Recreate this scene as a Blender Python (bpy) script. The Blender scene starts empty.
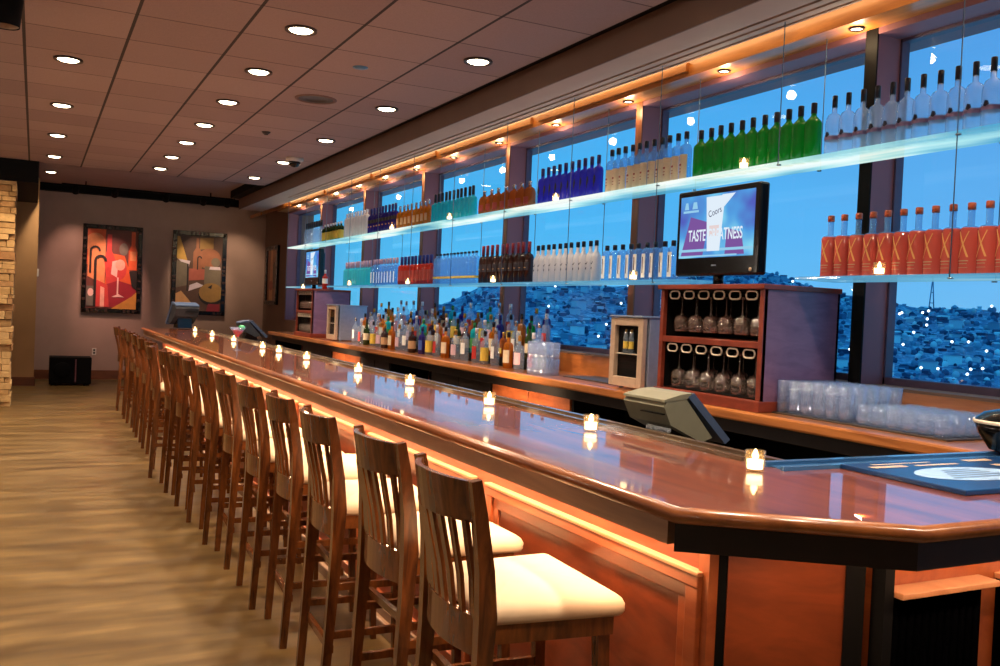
import bpy, bmesh, math, random
from mathutils import Vector, Matrix
random.seed(7)
PI = math.pi
scene = bpy.context.scene
col = scene.collection
H = 1.5

# ------------------------------------------------------------------ helpers
def srgb(r, g, b):
    f = lambda c: (c/255/12.92) if c/255 <= .04045 else ((c/255+.055)/1.055)**2.4
    return (f(r), f(g), f(b), 1)

class MB:
    """collects shapes; build() links them as ONE mesh object"""
    def __init__(s): s.v = []; s.f = []; s.m = []; s.sm = []
    def add(s, v, f, mi=0, smooth=False):
        o = len(s.v); s.v += [tuple(p) for p in v]
        for q in f: s.f.append([o+i for i in q]); s.m.append(mi); s.sm.append(smooth)
        return s
    def box(s, x0, x1, y0, y1, z0, z1, mi=0, bev=0, M=None):
        if bev:
            b = bmesh.new(); bmesh.ops.create_cube(b, size=1)
            for v in b.verts:
                v.co = Vector(((x0+x1)/2+v.co.x*(x1-x0), (y0+y1)/2+v.co.y*(y1-y0), (z0+z1)/2+v.co.z*(z1-z0)))
            bmesh.ops.bevel(b, geom=b.edges[:], offset=bev, segments=2, profile=.5, affect='EDGES')
            b.verts.index_update()
            vs = [v.co.copy() for v in b.verts]; fs = [[v.index for v in f.verts] for f in b.faces]; b.free()
        else:
            vs = [Vector(p) for p in ((x0,y0,z0),(x1,y0,z0),(x1,y1,z0),(x0,y1,z0),(x0,y0,z1),(x1,y0,z1),(x1,y1,z1),(x0,y1,z1))]
            fs = [(3,2,1,0),(4,5,6,7),(0,1,5,4),(1,2,6,5),(2,3,7,6),(3,0,4,7)]
        if M is not None: vs = [M @ v for v in vs]
        return s.add(vs, fs, mi)
    def lathe(s, prof, n=16, c=(0,0,0), mi=0, smooth=True, M=None, cap=True):
        vs = []; fs = []
        for (r, z) in prof:
            for k in range(n):
                a = 2*PI*k/n; vs.append(Vector((r*math.cos(a), r*math.sin(a), z)))
        for i in range(len(prof)-1):
            for k in range(n):
                k2 = (k+1) % n
                fs.append((i*n+k, i*n+k2, (i+1)*n+k2, (i+1)*n+k))
        if cap:
            if prof[0][0] > 1e-5: fs.append(tuple(reversed(range(n))))
            if prof[-1][0] > 1e-5: fs.append(tuple((len(prof)-1)*n+k for k in range(n)))
        if M is not None: vs = [M @ v for v in vs]
        vs = [v+Vector(c) for v in vs]
        return s.add(vs, fs, mi, smooth)
    def tube(s, pts, r, n=8, mi=0, closed=False, cap=True):
        pts = [Vector(p) for p in pts]; N = len(pts); vs = []; fs = []
        for i, p in enumerate(pts):
            if closed: t = pts[(i+1) % N]-pts[i-1]
            else: t = pts[min(i+1, N-1)]-pts[max(i-1, 0)]
            t.normalize()
            up = Vector((0,0,1)) if abs(t.z) < .9 else Vector((1,0,0))
            a = t.cross(up).normalized(); b = a.cross(t)
            rr = r[i] if isinstance(r, (list, tuple)) else r
            for k in range(n):
                w = 2*PI*k/n; vs.append(p+a*rr*math.cos(w)+b*rr*math.sin(w))
        for i in range(N if closed else N-1):
            j = (i+1) % N
            for k in range(n):
                k2 = (k+1) % n; fs.append((i*n+k, i*n+k2, j*n+k2, j*n+k))
        if cap and not closed:
            fs.append(tuple(reversed(range(n)))); fs.append(tuple((N-1)*n+k for k in range(n)))
        return s.add(vs, fs, mi, True)
    def sweep(s, pts, w, d, mi=0):
        """rectangular bar along pts in the local XZ plane: w across Y, d in the plane"""
        pts = [Vector(p) for p in pts]; N = len(pts); vs = []; fs = []
        for i, p in enumerate(pts):
            t = (pts[min(i+1, N-1)]-pts[max(i-1, 0)]).normalized()
            a = Vector((0,1,0)); b = t.cross(a).normalized()
            ww = w[i] if isinstance(w, (list, tuple)) else w
            dd = d[i] if isinstance(d, (list, tuple)) else d
            for sa, sb in ((-1,-1),(1,-1),(1,1),(-1,1)): vs.append(p+a*sa*ww/2+b*sb*dd/2)
        for i in range(N-1):
            for k in range(4):
                k2 = (k+1) % 4; fs.append((i*4+k, i*4+k2, i*4+4+k2, i*4+4+k))
        fs.append((3,2,1,0)); fs.append(tuple((N-1)*4+k for k in range(4)))
        return s.add(vs, fs, mi)
    def prism(s, poly, z0, z1, mi=0, M=None):
        """poly (x, y) list, counter-clockwise, extruded along z"""
        n = len(poly)
        vs = [Vector((x, y, z0)) for x, y in poly]+[Vector((x, y, z1)) for x, y in poly]
        fs = [tuple(reversed(range(n))), tuple(range(n, 2*n))]
        for i in range(n):
            j = (i+1) % n; fs.append((i, j, n+j, n+i))
        if M is not None: vs = [M @ v for v in vs]
        return s.add(vs, fs, mi)
    def mesh(s, name, mats):
        me = bpy.data.meshes.new(name); me.from_pydata(s.v, [], s.f)
        for m in (mats if isinstance(mats, (list, tuple)) else [mats]): me.materials.append(m)
        me.polygons.foreach_set('material_index', s.m)
        me.polygons.foreach_set('use_smooth', s.sm)
        b = bmesh.new(); b.from_mesh(me); bmesh.ops.recalc_face_normals(b, faces=b.faces[:]); b.to_mesh(me); b.free()
        me.update(); return me
    def build(s, name, mats, parent=None, loc=None):
        return link(name, s.mesh(name, mats), parent, loc)

def link(name, data, parent=None, loc=None):
    o = bpy.data.objects.new(name, data); col.objects.link(o)
    if loc is not None: o.location = loc
    if parent is not None: o.parent = parent
    return o
def tag(o, label, cat, group=None, kind=None):
    o['label'] = label; o['category'] = cat
    if group: o['group'] = group
    if kind: o['kind'] = kind
    return o
def thing(name, label, cat, loc=(0,0,0), rz=0, group=None):
    o = bpy.data.objects.new(name, None); col.objects.link(o); o.empty_display_size = .1
    o.location = loc; o.rotation_euler = (0,0,rz)
    return tag(o, label, cat, group)
def struct(name, mb, m):
    o = mb.build(name, m); o['kind'] = 'structure'; return o
def dup(root, loc, rz=None, label=None, group=None):
    r = root.copy(); col.objects.link(r); r.location = loc
    if rz is not None: r.rotation_euler = (0,0,rz)
    if label: r['label'] = label
    if group: r['group'] = group
    for ch in list(root.children):
        c = ch.copy(); col.objects.link(c); c.parent = r
        for g in list(ch.children):
            d = g.copy(); col.objects.link(d); d.parent = c
    return r
ORD = ['first','second','third','fourth','fifth','sixth','seventh','eighth','ninth','tenth','eleventh','twelfth','thirteenth','fourteenth','fifteenth','sixteenth','seventeenth','eighteenth','nineteenth','twentieth']

# ------------------------------------------------------------------ materials
def new_mat(name):
    m = bpy.data.materials.new(name); m.use_nodes = True
    nt = m.node_tree; nt.nodes.clear()
    out = nt.nodes.new('ShaderNodeOutputMaterial')
    return m, nt, out
def pbsdf(nt, c, rough=.5, metal=0, coat=0, spec=.5):
    p = nt.nodes.new('ShaderNodeBsdfPrincipled')
    p.inputs['Base Color'].default_value = c; p.inputs['Roughness'].default_value = rough
    p.inputs['Metallic'].default_value = metal; p.inputs['Coat Weight'].default_value = coat
    p.inputs['Coat Roughness'].default_value = .05
    p.inputs['Specular IOR Level'].default_value = spec
    return p
def texco(nt, scale=(1,1,1), kind='Object', rot=(0,0,0)):
    t = nt.nodes.new('ShaderNodeTexCoord'); mp = nt.nodes.new('ShaderNodeMapping')
    mp.inputs['Scale'].default_value = scale; mp.inputs['Rotation'].default_value = rot
    nt.links.new(t.outputs[kind], mp.inputs['Vector']); return mp.outputs['Vector']
def ramp(nt, fac, stops):
    r = nt.nodes.new('ShaderNodeValToRGB'); e = r.color_ramp.elements
    while len(e) < len(stops): e.new(.5)
    for i, (p, c) in enumerate(stops): e[i].position = p; e[i].color = c
    nt.links.new(fac, r.inputs['Fac']); return r.outputs['Color']
def noise(nt, vec, scale=5, detail=4, rough=.55, dist=0):
    n = nt.nodes.new('ShaderNodeTexNoise'); n.inputs['Scale'].default_value = scale
    n.inputs['Detail'].default_value = detail; n.inputs['Roughness'].default_value = rough; n.inputs['Distortion'].default_value = dist
    nt.links.new(vec, n.inputs['Vector']); return n.outputs['Fac']
def bump(nt, h, p, strength=.2, dist=.01):
    b = nt.nodes.new('ShaderNodeBump'); b.inputs['Strength'].default_value = strength; b.inputs['Distance'].default_value = dist
    nt.links.new(h, b.inputs['Height']); nt.links.new(b.outputs['Normal'], p.inputs['Normal'])
def plain(name, c, rough=.5, metal=0, coat=0, vary=.12, scale=20, spec=.5):
    m, nt, out = new_mat(name); p = pbsdf(nt, c, rough, metal, coat, spec)
    f = noise(nt, texco(nt), scale, 3)
    lo = tuple(x*(1-vary) for x in c[:3])+(1,); hi = tuple(min(1, x*(1+vary)) for x in c[:3])+(1,)
    nt.links.new(ramp(nt, f, [(.3, lo), (.7, hi)]), p.inputs['Base Color'])
    nt.links.new(p.outputs[0], out.inputs[0]); return m
def wood(name, dark, light, rough=.35, coat=0, stretch=(6,1,6), scale=3, coatr=.05, spec=.5):
    m, nt, out = new_mat(name); p = pbsdf(nt, light, rough, 0, coat, spec)
    p.inputs['Coat Roughness'].default_value = coatr
    v = texco(nt, stretch); f = noise(nt, v, scale, 6, .6, .6)
    nt.links.new(ramp(nt, f, [(.28, dark), (.72, light)]), p.inputs['Base Color'])
    bump(nt, f, p, .06, .004)
    nt.links.new(p.outputs[0], out.inputs[0]); return m
def emit(name, c, s, sample=False):
    m, nt, out = new_mat(name); e = nt.nodes.new('ShaderNodeEmission')
    e.inputs['Color'].default_value = c; e.inputs['Strength'].default_value = s
    nt.links.new(e.outputs[0], out.inputs[0])
    if not sample: m.cycles.emission_sampling = 'NONE'
    return m
def glassy(name, tint, body=None, bodyfac=0.0, ior=1.45, rough=.02, transl=.5, glow=0):
    """thin glass: tinted see-through + fresnel gloss, optionally a coloured translucent body"""
    m, nt, out = new_mat(name); L = nt.links
    tr = nt.nodes.new('ShaderNodeBsdfTransparent'); tr.inputs['Color'].default_value = tint
    cur = tr.outputs[0]
    if body is not None:
        d = nt.nodes.new('ShaderNodeBsdfDiffuse'); d.inputs['Color'].default_value = body
        t = nt.nodes.new('ShaderNodeBsdfTranslucent'); t.inputs['Color'].default_value = body
        mx0 = nt.nodes.new('ShaderNodeMixShader'); mx0.inputs[0].default_value = transl
        L.new(d.outputs[0], mx0.inputs[1]); L.new(t.outputs[0], mx0.inputs[2])
        mx = nt.nodes.new('ShaderNodeMixShader'); mx.inputs[0].default_value = bodyfac
        L.new(cur, mx.inputs[1]); L.new(mx0.outputs[0], mx.inputs[2]); cur = mx.outputs[0]
    g = nt.nodes.new('ShaderNodeBsdfGlossy'); g.inputs['Roughness'].default_value = rough
    lw = nt.nodes.new('ShaderNodeLayerWeight'); lw.inputs['Blend'].default_value = .5   # Schlick, same on both sides of the thin glass
    pw = nt.nodes.new('ShaderNodeMath'); pw.operation = 'POWER'; L.new(lw.outputs['Facing'], pw.inputs[0]); pw.inputs[1].default_value = 5
    f0 = ((ior-1)/(ior+1))**2
    fr = nt.nodes.new('ShaderNodeMath'); fr.operation = 'MULTIPLY_ADD'; L.new(pw.outputs[0], fr.inputs[0]); fr.inputs[1].default_value = .9-f0; fr.inputs[2].default_value = f0
    mx2 = nt.nodes.new('ShaderNodeMixShader'); L.new(fr.outputs[0], mx2.inputs[0])
    L.new(cur, mx2.inputs[1]); L.new(g.outputs[0], mx2.inputs[2]); cur = mx2.outputs[0]
    L.new(cur, out.inputs[0]); return m

def ceiling_mat():
    m, nt, out = new_mat('ceiling_tile'); L = nt.links; N = nt.nodes.new
    p = pbsdf(nt, srgb(150,115,105), .8)
    sep = N('ShaderNodeSeparateXYZ'); L.new(texco(nt), sep.inputs[0])
    def math_(op, a, b=None):
        n = N('ShaderNodeMath'); n.operation = op
        for i, x in enumerate((a, b)):
            if x is None: continue
            if isinstance(x, (int, float)): n.inputs[i].default_value = x
            else: L.new(x, n.inputs[i])
        return n.outputs[0]
    x = math_('ADD', sep.outputs[0], .114+61); y = math_('SUBTRACT', sep.outputs[1], 5.96-61)
    px = math_('PINGPONG', x, .305); py = math_('PINGPONG', y, .305)
    lx = math_('LESS_THAN', px, .010); ly = math_('LESS_THAN', py, .0065)
    cx = math_('FLOOR', math_('DIVIDE', x, .61)); cy = math_('FLOOR', math_('DIVIDE', y, .61))
    cm = N('ShaderNodeCombineXYZ'); L.new(cx, cm.inputs[0]); L.new(cy, cm.inputs[1])
    wn = N('ShaderNodeTexWhiteNoise'); wn.noise_dimensions = '3D'; L.new(cm.outputs[0], wn.inputs['Vector'])
    tile = ramp(nt, wn.outputs['Value'], [(0, srgb(158,132,128)), (1, srgb(174,148,142))])
    sp = noise(nt, texco(nt), 120, 2)
    mt = N('ShaderNodeMixRGB'); mt.blend_type = 'MULTIPLY'; mt.inputs[0].default_value = .35
    L.new(tile, mt.inputs[1]); L.new(ramp(nt, sp, [(.3, (.6,.6,.6,1)), (.7, (1,1,1,1))]), mt.inputs[2])
    m1 = N('ShaderNodeMixRGB'); L.new(math_('MULTIPLY', ly, .75), m1.inputs[0]); L.new(mt.outputs[0], m1.inputs[1]); m1.inputs[2].default_value = srgb(52,34,28)
    m2 = N('ShaderNodeMixRGB'); L.new(math_('MULTIPLY', lx, .95), m2.inputs[0]); L.new(m1.outputs[0], m2.inputs[1]); m2.inputs[2].default_value = srgb(34,22,18)
    L.new(m2.outputs[0], p.inputs['Base Color']); L.new(p.outputs[0], out.inputs[0]); return m
def floor_mat():
    m, nt, out = new_mat('stained_concrete'); p = pbsdf(nt, srgb(150,120,80), .42)
    a = noise(nt, texco(nt, (.7, 1.9, 1)), 2.4, 10, .68, .25); b = noise(nt, texco(nt, (.15, 4.5, 1)), 1.6, 5, .6, .3)
    mx = nt.nodes.new('ShaderNodeMixRGB'); mx.blend_type = 'MULTIPLY'; mx.inputs[0].default_value = .5
    nt.links.new(ramp(nt, a, [(.3, srgb(76,54,25)), (.55, srgb(112,86,44)), (.75, srgb(140,110,62))]), mx.inputs[1])
    nt.links.new(ramp(nt, b, [(.38, srgb(150,140,130)), (.62, (1,1,1,1))]), mx.inputs[2])
    nt.links.new(mx.outputs[0], p.inputs['Base Color'])
    r = ramp(nt, a, [(.3, (.3,.3,.3,1)), (.7, (.5,.5,.5,1))]); nt.links.new(r, p.inputs['Roughness'])
    bump(nt, a, p, .02, .01)
    nt.links.new(p.outputs[0], out.inputs[0]); return m
def stone_mat():
    m, nt, out = new_mat('stacked_stone'); p = pbsdf(nt, (.5,.4,.3,1), .9)
    g = nt.nodes.new('ShaderNodeNewGeometry')
    c = ramp(nt, g.outputs['Random Per Island'], [(0, srgb(150,112,70)), (.35, srgb(200,160,104)), (.7, srgb(222,184,128)), (1, srgb(170,122,76))])
    f = noise(nt, texco(nt), 18, 6, .65)
    mx = nt.nodes.new('ShaderNodeMixRGB'); mx.blend_type = 'MULTIPLY'; mx.inputs[0].default_value = .6
    nt.links.new(c, mx.inputs[1]); nt.links.new(ramp(nt, f, [(.3, (.5,.45,.4,1)), (.7, (1,1,1,1))]), mx.inputs[2])
    nt.links.new(mx.outputs[0], p.inputs['Base Color']); bump(nt, f, p, .6, .02)
    nt.links.new(p.outputs[0], out.inputs[0]); return m
def shelf_mat(name, stops, strength):
    """edge-lit frosted glass: brightness wanders along its length"""
    m, nt, out = new_mat(name); L = nt.links
    f = noise(nt, texco(nt, (3, .55, 1)), 1.3, 3, .5)
    c = ramp(nt, f, stops)
    e = nt.nodes.new('ShaderNodeEmission'); L.new(c, e.inputs['Color']); e.inputs['Strength'].default_value = strength
    tr = nt.nodes.new('ShaderNodeBsdfTransparent'); tr.inputs['Color'].default_value = (.75,.95,1,1)
    g = nt.nodes.new('ShaderNodeBsdfGlossy'); g.inputs['Roughness'].default_value = .05
    a = nt.nodes.new('ShaderNodeMixShader'); a.inputs[0].default_value = .6; L.new(tr.outputs[0], a.inputs[1]); L.new(e.outputs[0], a.inputs[2])
    b = nt.nodes.new('ShaderNodeMixShader'); b.inputs[0].default_value = .06; L.new(a.outputs[0], b.inputs[1]); L.new(g.outputs[0], b.inputs[2])
    L.new(b.outputs[0], out.inputs[0]); return m
def screen_mat():
    m, nt, out = new_mat('lit_screen'); f = noise(nt, texco(nt, (3, 3, 3)), 1.2, 2, .5)
    c = ramp(nt, f, [(.32, srgb(84,96,190)), (.48, srgb(84,160,226)), (.66, srgb(140,222,245))])
    e = nt.nodes.new('ShaderNodeEmission'); nt.links.new(c, e.inputs['Color']); e.inputs['Strength'].default_value = 1.0
    nt.links.new(e.outputs[0], out.inputs[0]); m.cycles.emission_sampling = 'NONE'; return m

M = {}
M['ceiling'] = ceiling_mat(); M['floor'] = floor_mat(); M['stone'] = stone_mat()
M['wall'] = plain('mauve_wall', srgb(168,138,126), .85, vary=.06, scale=3)
M['walldark'] = plain('brown_wall', srgb(128,100,86), .85, vary=.06, scale=3)
M['beige'] = plain('beige_wall', srgb(168,128,84), .85, vary=.05, scale=3)
M['black'] = plain('black_paint', srgb(12,10,10), .7, spec=.12)
M['framebrown'] = plain('frame_brown', srgb(58,32,24), .4)
M['blackgloss'] = plain('black_gloss', srgb(10,10,12), .18)
M['soffit'] = plain('soffit_plaster', srgb(178,150,134), .8, vary=.04, scale=4)
M['raised'] = plain('raised_ceiling_paint', srgb(176,150,142), .85, vary=.04, scale=4)
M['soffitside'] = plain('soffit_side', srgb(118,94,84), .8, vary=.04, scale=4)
M['fascia'] = wood('amber_fascia_wood', srgb(150,84,34), srgb(205,132,62), .35, .2, (5,.6,5), 3)
M['postfront'] = wood('post_wood', srgb(92,50,30), srgb(136,80,46), .45, 0, (5,5,.8), 3)
M['postside'] = plain('blue_lit_post', srgb(134,86,96), .6, vary=.05, scale=4)  # bluish window light put into the colour of the side faces
M['frame'] = plain('window_frame', srgb(84,66,88), .5)
M['pane'] = glassy('window_glass', (.97,.99,1,1), ior=1.42, rough=.0)
M['base'] = wood('baseboard_wood', srgb(88,46,28), srgb(128,72,42), .5, 0, (1,5,5), 2)
M['bartop'] = wood('copper_bar_top', srgb(84,36,15), srgb(158,80,38), .3, 1.0, (5,.7,5), 2.2, .035)
for n_ in M['bartop'].node_tree.nodes:
    if n_.type == 'BSDF_PRINCIPLED': n_.inputs['Coat IOR'].default_value = 2.5
M['nosing'] = wood('bar_nosing', srgb(96,48,22), srgb(158,92,46), .3, .5, (5,.6,5), 3, .15)
M['apron'] = wood('bar_apron', srgb(112,82,60), srgb(156,120,90), .5, 0, (4,.6,4), 3)
M['apron_shaded'] = wood('shaded_apron', srgb(20,13,10), srgb(34,22,16), .5, 0, (4,4,4), 3)  # unlit stretches of wood, their shade put into the colour
M['panel'] = wood('red_mahogany', srgb(92,36,16), srgb(142,64,30), .4, .25, (1.5,1.5,5), 2.5)
M['panelx'] = wood('red_mahogany_rail', srgb(120,52,24), srgb(170,88,44), .4, .25, (4,.8,4), 2.5)
M['ledge'] = wood('lit_ledge_wood', srgb(172,110,70), srgb(204,142,98), .4, .2, (4,.8,4), 2.5)  # LED light on the ledge tops put into a paler wood
M['rail'] = wood('drip_rail', srgb(62,48,38), srgb(112,90,70), .22, .4, (5,.6,5), 3)
M['counter'] = wood('counter_wood', srgb(132,70,32), srgb(206,128,66), .3, .9, (5,.6,5), 2.6, .12)
M['stool'] = wood('dark_stool_wood', srgb(42,20,9), srgb(124,68,29), .26, .4, (5,5,1.0), 5)
M['seat'] = plain('cream_seat', srgb(206,180,148), .6, vary=.05, scale=14)
M['cab'] = wood('cherry_cabinet', srgb(104,38,24), srgb(146,62,40), .4, .2, (2,2,5), 3)
M['cabside'] = wood('cabinet_side', srgb(120,88,120), srgb(148,110,142), .45, .2, (2,2,6), 3)  # cool window light on the cherry sides put into the colour
M['steel'] = plain('brushed_steel', srgb(160,172,196), .35, .45, vary=.06, scale=30)
M['steelw'] = plain('warm_steel', srgb(214,186,160), .4, .4, vary=.06, scale=30)
M['chrome'] = plain('chrome_wire', srgb(240,220,200), .3, .2, vary=.03)
M['pos'] = plain('olive_plastic', srgb(112,108,88), .5, vary=.05)
M['posside'] = plain('slate_plastic', srgb(62,76,102), .4, vary=.05)
M['poster'] = plain('navy_mat', srgb(10,50,96), .3, vary=.1, scale=6)
M['matlight'] = plain('mat_pale_print', srgb(150,180,215), .35, vary=.15, scale=30)
M['mattan'] = plain('mat_tan_print', srgb(196,168,140), .35, vary=.15, scale=30)
M['glass'] = glassy('clear_glass', (.93,.97,1,1), srgb(196,212,252), .18, 1.9, .03)
M['wine'] = glassy('wine_glass', (.97,.97,.97,1), srgb(250,222,205), .04, 2.5, .03)
M['cable'] = plain('dark_cable', srgb(96,122,150), .4, .2)
M['shelfU'] = shelf_mat('upper_lit_shelf', [(.38, srgb(84,160,190)), (.5, srgb(180,230,225)), (.60, srgb(255,255,242))], 1.25)
M['shelfM'] = shelf_mat('middle_lit_shelf', [(.32, srgb(70,140,190)), (.55, srgb(130,200,225)), (.7, srgb(215,240,240))], .9)
M['shelfedge'] = plain('shelf_metal', srgb(150,165,170), .3, .6)
M['lens'] = emit('lamp_lens', (1,.84,.56,1), 16)
M['ring'] = plain('lamp_ring', srgb(60,42,34), .5)
M['flame'] = emit('candle_flame', (1,.72,.36,1), 9)
M['votive'] = glassy('votive_glass', (1,.95,.85,1), srgb(255,220,160), .10, 1.5, .05)
M['wax'] = emit('glowing_wax', (1,.82,.54,1), 4)
M['screen'] = screen_mat()
M['white_glow'] = emit('screen_white', srgb(225,238,250), 1.0)
M['pale_glow'] = emit('screen_pale', srgb(150,205,235), 1.0)
M['purple_glow'] = emit('screen_purple', srgb(130,90,165), .9)
M['gold_glow'] = emit('screen_gold', srgb(235,215,215), .95)
M['ink'] = emit('screen_ink', srgb(60,60,120), .6)
M['white'] = plain('white_plastic', srgb(215,205,195), .5, vary=.03)
M['speaker'] = plain('speaker_cloth', srgb(15,13,14), .9, spec=.1)
M['pink'] = plain('pink_strip', srgb(110,60,72), .6)
M['hood'] = plain('sage_metal', srgb(64,54,46), .5)
M['hill'] = None
M['ledge_shade'] = plain('black_shade_sheet', srgb(3,3,4), 1.0, spec=0)  # near-black sheet standing in for the shade below the wing ledges

# ------------------------------------------------------------------ camera
cam_d = bpy.data.cameras.new('camera'); cam = bpy.data.objects.new('camera', cam_d); col.objects.link(cam)
R_ = ((0.8917360139543883,-0.45037349847298763,0.0443913650380444),(-0.029403072643658133,0.04022538750390248,0.9987579173750127),(0.4515997572362621,0.8919336466763449,-0.022628062020120944))
mw = Matrix.Identity(4)
for i in range(3):
    mw[i][0] = R_[0][i]; mw[i][1] = R_[1][i]; mw[i][2] = -R_[2][i]
mw[2][3] = H
cam.matrix_world = mw
cam_d.sensor_width = 36; cam_d.lens = 920.87/1000*36; cam_d.clip_start = .02; cam_d.clip_end = 2000
scene.camera = cam
scene.view_settings.view_transform = 'Standard'
scene.view_settings.look = 'None'
scene.view_settings.exposure = 0

# ------------------------------------------------------------------ world: dusk sky
w = bpy.data.worlds.new('dusk'); scene.world = w; w.use_nodes = True; nt = w.node_tree; nt.nodes.clear(); L = nt.links
wo = nt.nodes.new('ShaderNodeOutputWorld'); bg = nt.nodes.new('ShaderNodeBackground')
tc = nt.nodes.new('ShaderNodeTexCoord'); sp = nt.nodes.new('ShaderNodeSeparateXYZ'); L.new(tc.outputs['Generated'], sp.inputs[0])
elev = ramp(nt, sp.outputs[2], [(0.0, srgb(116,190,226)), (.10, srgb(88,168,222)), (.3, srgb(54,128,200))])
azi = ramp(nt, sp.outputs[0], [(.2, srgb(8,176,230)), (.58, srgb(52,162,222)), (.85, srgb(94,152,212))])
cl = noise(nt, texco(nt, (1,1,4), 'Generated'), 3, 4)
mx = nt.nodes.new('ShaderNodeMixRGB'); mx.inputs[0].default_value = .5; L.new(azi, mx.inputs[1]); L.new(elev, mx.inputs[2])
mx2 = nt.nodes.new('ShaderNodeMixRGB'); mx2.blend_type = 'MULTIPLY'; mx2.inputs[0].default_value = .35
L.new(mx.outputs[0], mx2.inputs[1]); L.new(ramp(nt, cl, [(.3, (.75,.78,.82,1)), (.7, (1,1,1,1))]), mx2.inputs[2])
L.new(mx2.outputs[0], bg.inputs['Color']); bg.inputs['Strength'].default_value = 1.35
L.new(bg.outputs[0], wo.inputs[0])

# ------------------------------------------------------------------ lights
def spot(loc, e, c=(1,.72,.42), size=1.9, blend=.7, soft=.05, target=None, parent=None, name='lamp'):
    d = bpy.data.lights.new(name, 'SPOT'); d.energy = e; d.color = c; d.spot_size = size; d.spot_blend = blend; d.shadow_soft_size = soft
    o = bpy.data.objects.new(name, d); col.objects.link(o)
    if target is not None:
        dv = Vector(target)-Vector(loc); o.rotation_euler = dv.to_track_quat('-Z', 'Y').to_euler()
    o.location = loc
    if parent is not None: o.parent = parent
    return o
def area(loc, sx, sy, e, c, rot=(0,0,0), name='led_strip', spread=PI):
    d = bpy.data.lights.new(name, 'AREA'); d.shape = 'RECTANGLE'; d.size = sx; d.size_y = sy; d.energy = e; d.color = c; d.spread = spread
    o = bpy.data.objects.new(name, d); col.objects.link(o); o.location = loc; o.rotation_euler = rot; return o

# ------------------------------------------------------------------ room shell
Y0, Y1 = -5.0, 17.7
XL = -6.0
CZ = 3.18
struct('floor', MB().box(XL, 4.2, Y0, Y1+.2, -.1, 0), M['floor'])
struct('ceiling', MB().box(XL, 2.93, Y0, 13.55, CZ, CZ+.1), M['ceiling'])
CE = MB().box(XL, 3.9, 13.55, Y1+.1, 3.36, 3.46).box(-.05, 2.93, 13.5, 13.56, CZ, 3.40).box(2.93, 4.1, Y0, 13.55, 3.40, 3.46); struct('ceiling.001', CE, M['raised'])
struct('wall_back', MB().box(XL, 4.2, Y1, Y1+.15, 0, 3.6), M['wall'])
struct('trim_1', MB().box(0.0, 3.9, Y1-.18, Y1, 3.235, 3.36).box(-.6, 0.0, 13.36, Y1, 2.9, 3.36), M['black'])
struct('wall_front', MB().box(XL, 4.2, Y0-.15, Y0, 0, 3.6), M['walldark'])
struct('wall_left', MB().box(XL-.15, XL, Y0, Y1, 0, 3.6), M['walldark'])
# stone column
mb = MB(); rs = random.Random(3); z = 0
while z < 2.88:
    hgt = min(rs.uniform(.05, .11), 2.9-z); x = -1.5
    while x < -.26:
        wd = min(rs.uniform(.12, .34), -.245-x); e = rs.uniform(0, .03) if x+wd < -.26 else rs.uniform(-.012, .012)
        mb.box(x+.003, x+wd-.003+(e if x+wd > -.26 else 0), 13.40-rs.uniform(.0, .045), 14.0, z+.003, z+hgt-.003, 0, .004); x += wd
    z += hgt
struct('wall_left.001', mb, M['stone'])
struct('wall_left.002', MB().box(-1.6, 0.02, 16.4, Y1, 0, 3.3).box(-1.6, -.3, 14.0, 16.4, 0, 2.95), M['beige'])
struct('baseboard_left', MB().box(-.3, 0.04, 16.375, 16.41, 0, .14), M['base'])
struct('baseboard_back', MB().box(0.02, 3.88, Y1-.03, Y1+.01, 0, .16), M['base'])
# right wall
struct('wall_right', MB().box(3.77, 4.15, Y0, 15.6, 0, 1.215).box(3.88, 4.2, 15.5, Y1, 0, 3.46), M['walldark'])
struct('trim_2', MB().box(3.755, 3.772, 1.2, 14.3, 1.05, 1.20), M['counter'])     # wooden splashback
# soffit with slot diffuser
mb = MB()
for a, b in ((3.085,3.30),(3.325,3.372),(3.395,3.442),(3.462,3.475)): mb.box(a, b, Y0, 16.2, 3.06, 3.085)
mb.box(3.30, 3.475, 13.7, 16.2, 3.061, 3.084)
mb.box(3.075, 3.086, Y0, 16.2, 3.058, 3.30, 1)
mb.box(3.086, 3.475, Y0, 16.2, 3.14, 3.30, 2)
struct('trim_3', mb, [M['soffit'], M['soffitside'], M['black']])
struct('trim_4', MB().box(2.93, 3.075, Y0, 16.2, 3.24, 3.40), M['black'])  # black stands in for the shade up inside the ceiling gap
# header beam over the windows: fascia in lengths + frame head
mb = MB()
mb.box(3.60, 3.77, Y0, 15.6, 3.022, 3.40)
mb.box(3.475, 3.60, Y0, 15.6, 3.24, 3.40)
for k in range(-4, 8):
    y = 3.39+2.02*k
    if y > 5: mb.box(3.575, 3.60, y-.75, y+1.15, 3.05, 3.105)
struct('trim_5', mb, M['fascia'])
mb = MB().box(3.765, 3.96, Y0, 15.6, 2.99, 3.022, 0).box(3.96, 4.15, Y0, 15.6, 2.99, 3.46, 0)
struct('trim_6', mb, M['postside'])
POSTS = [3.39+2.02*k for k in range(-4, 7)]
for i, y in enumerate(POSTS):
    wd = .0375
    mb = MB().box(3.762, 3.772, y-wd, y+wd, 1.2, 3.03, 0 if y > 3.5 else 2).box(3.772, 3.99, y-wd+.002, y+wd-.002, 1.2, 3.0, 1)  # nearest posts get black fronts in place of missing light
    struct('trim_%d' % (7+i), mb, [M['postfront'], M['postside'], M['black']])
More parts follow.
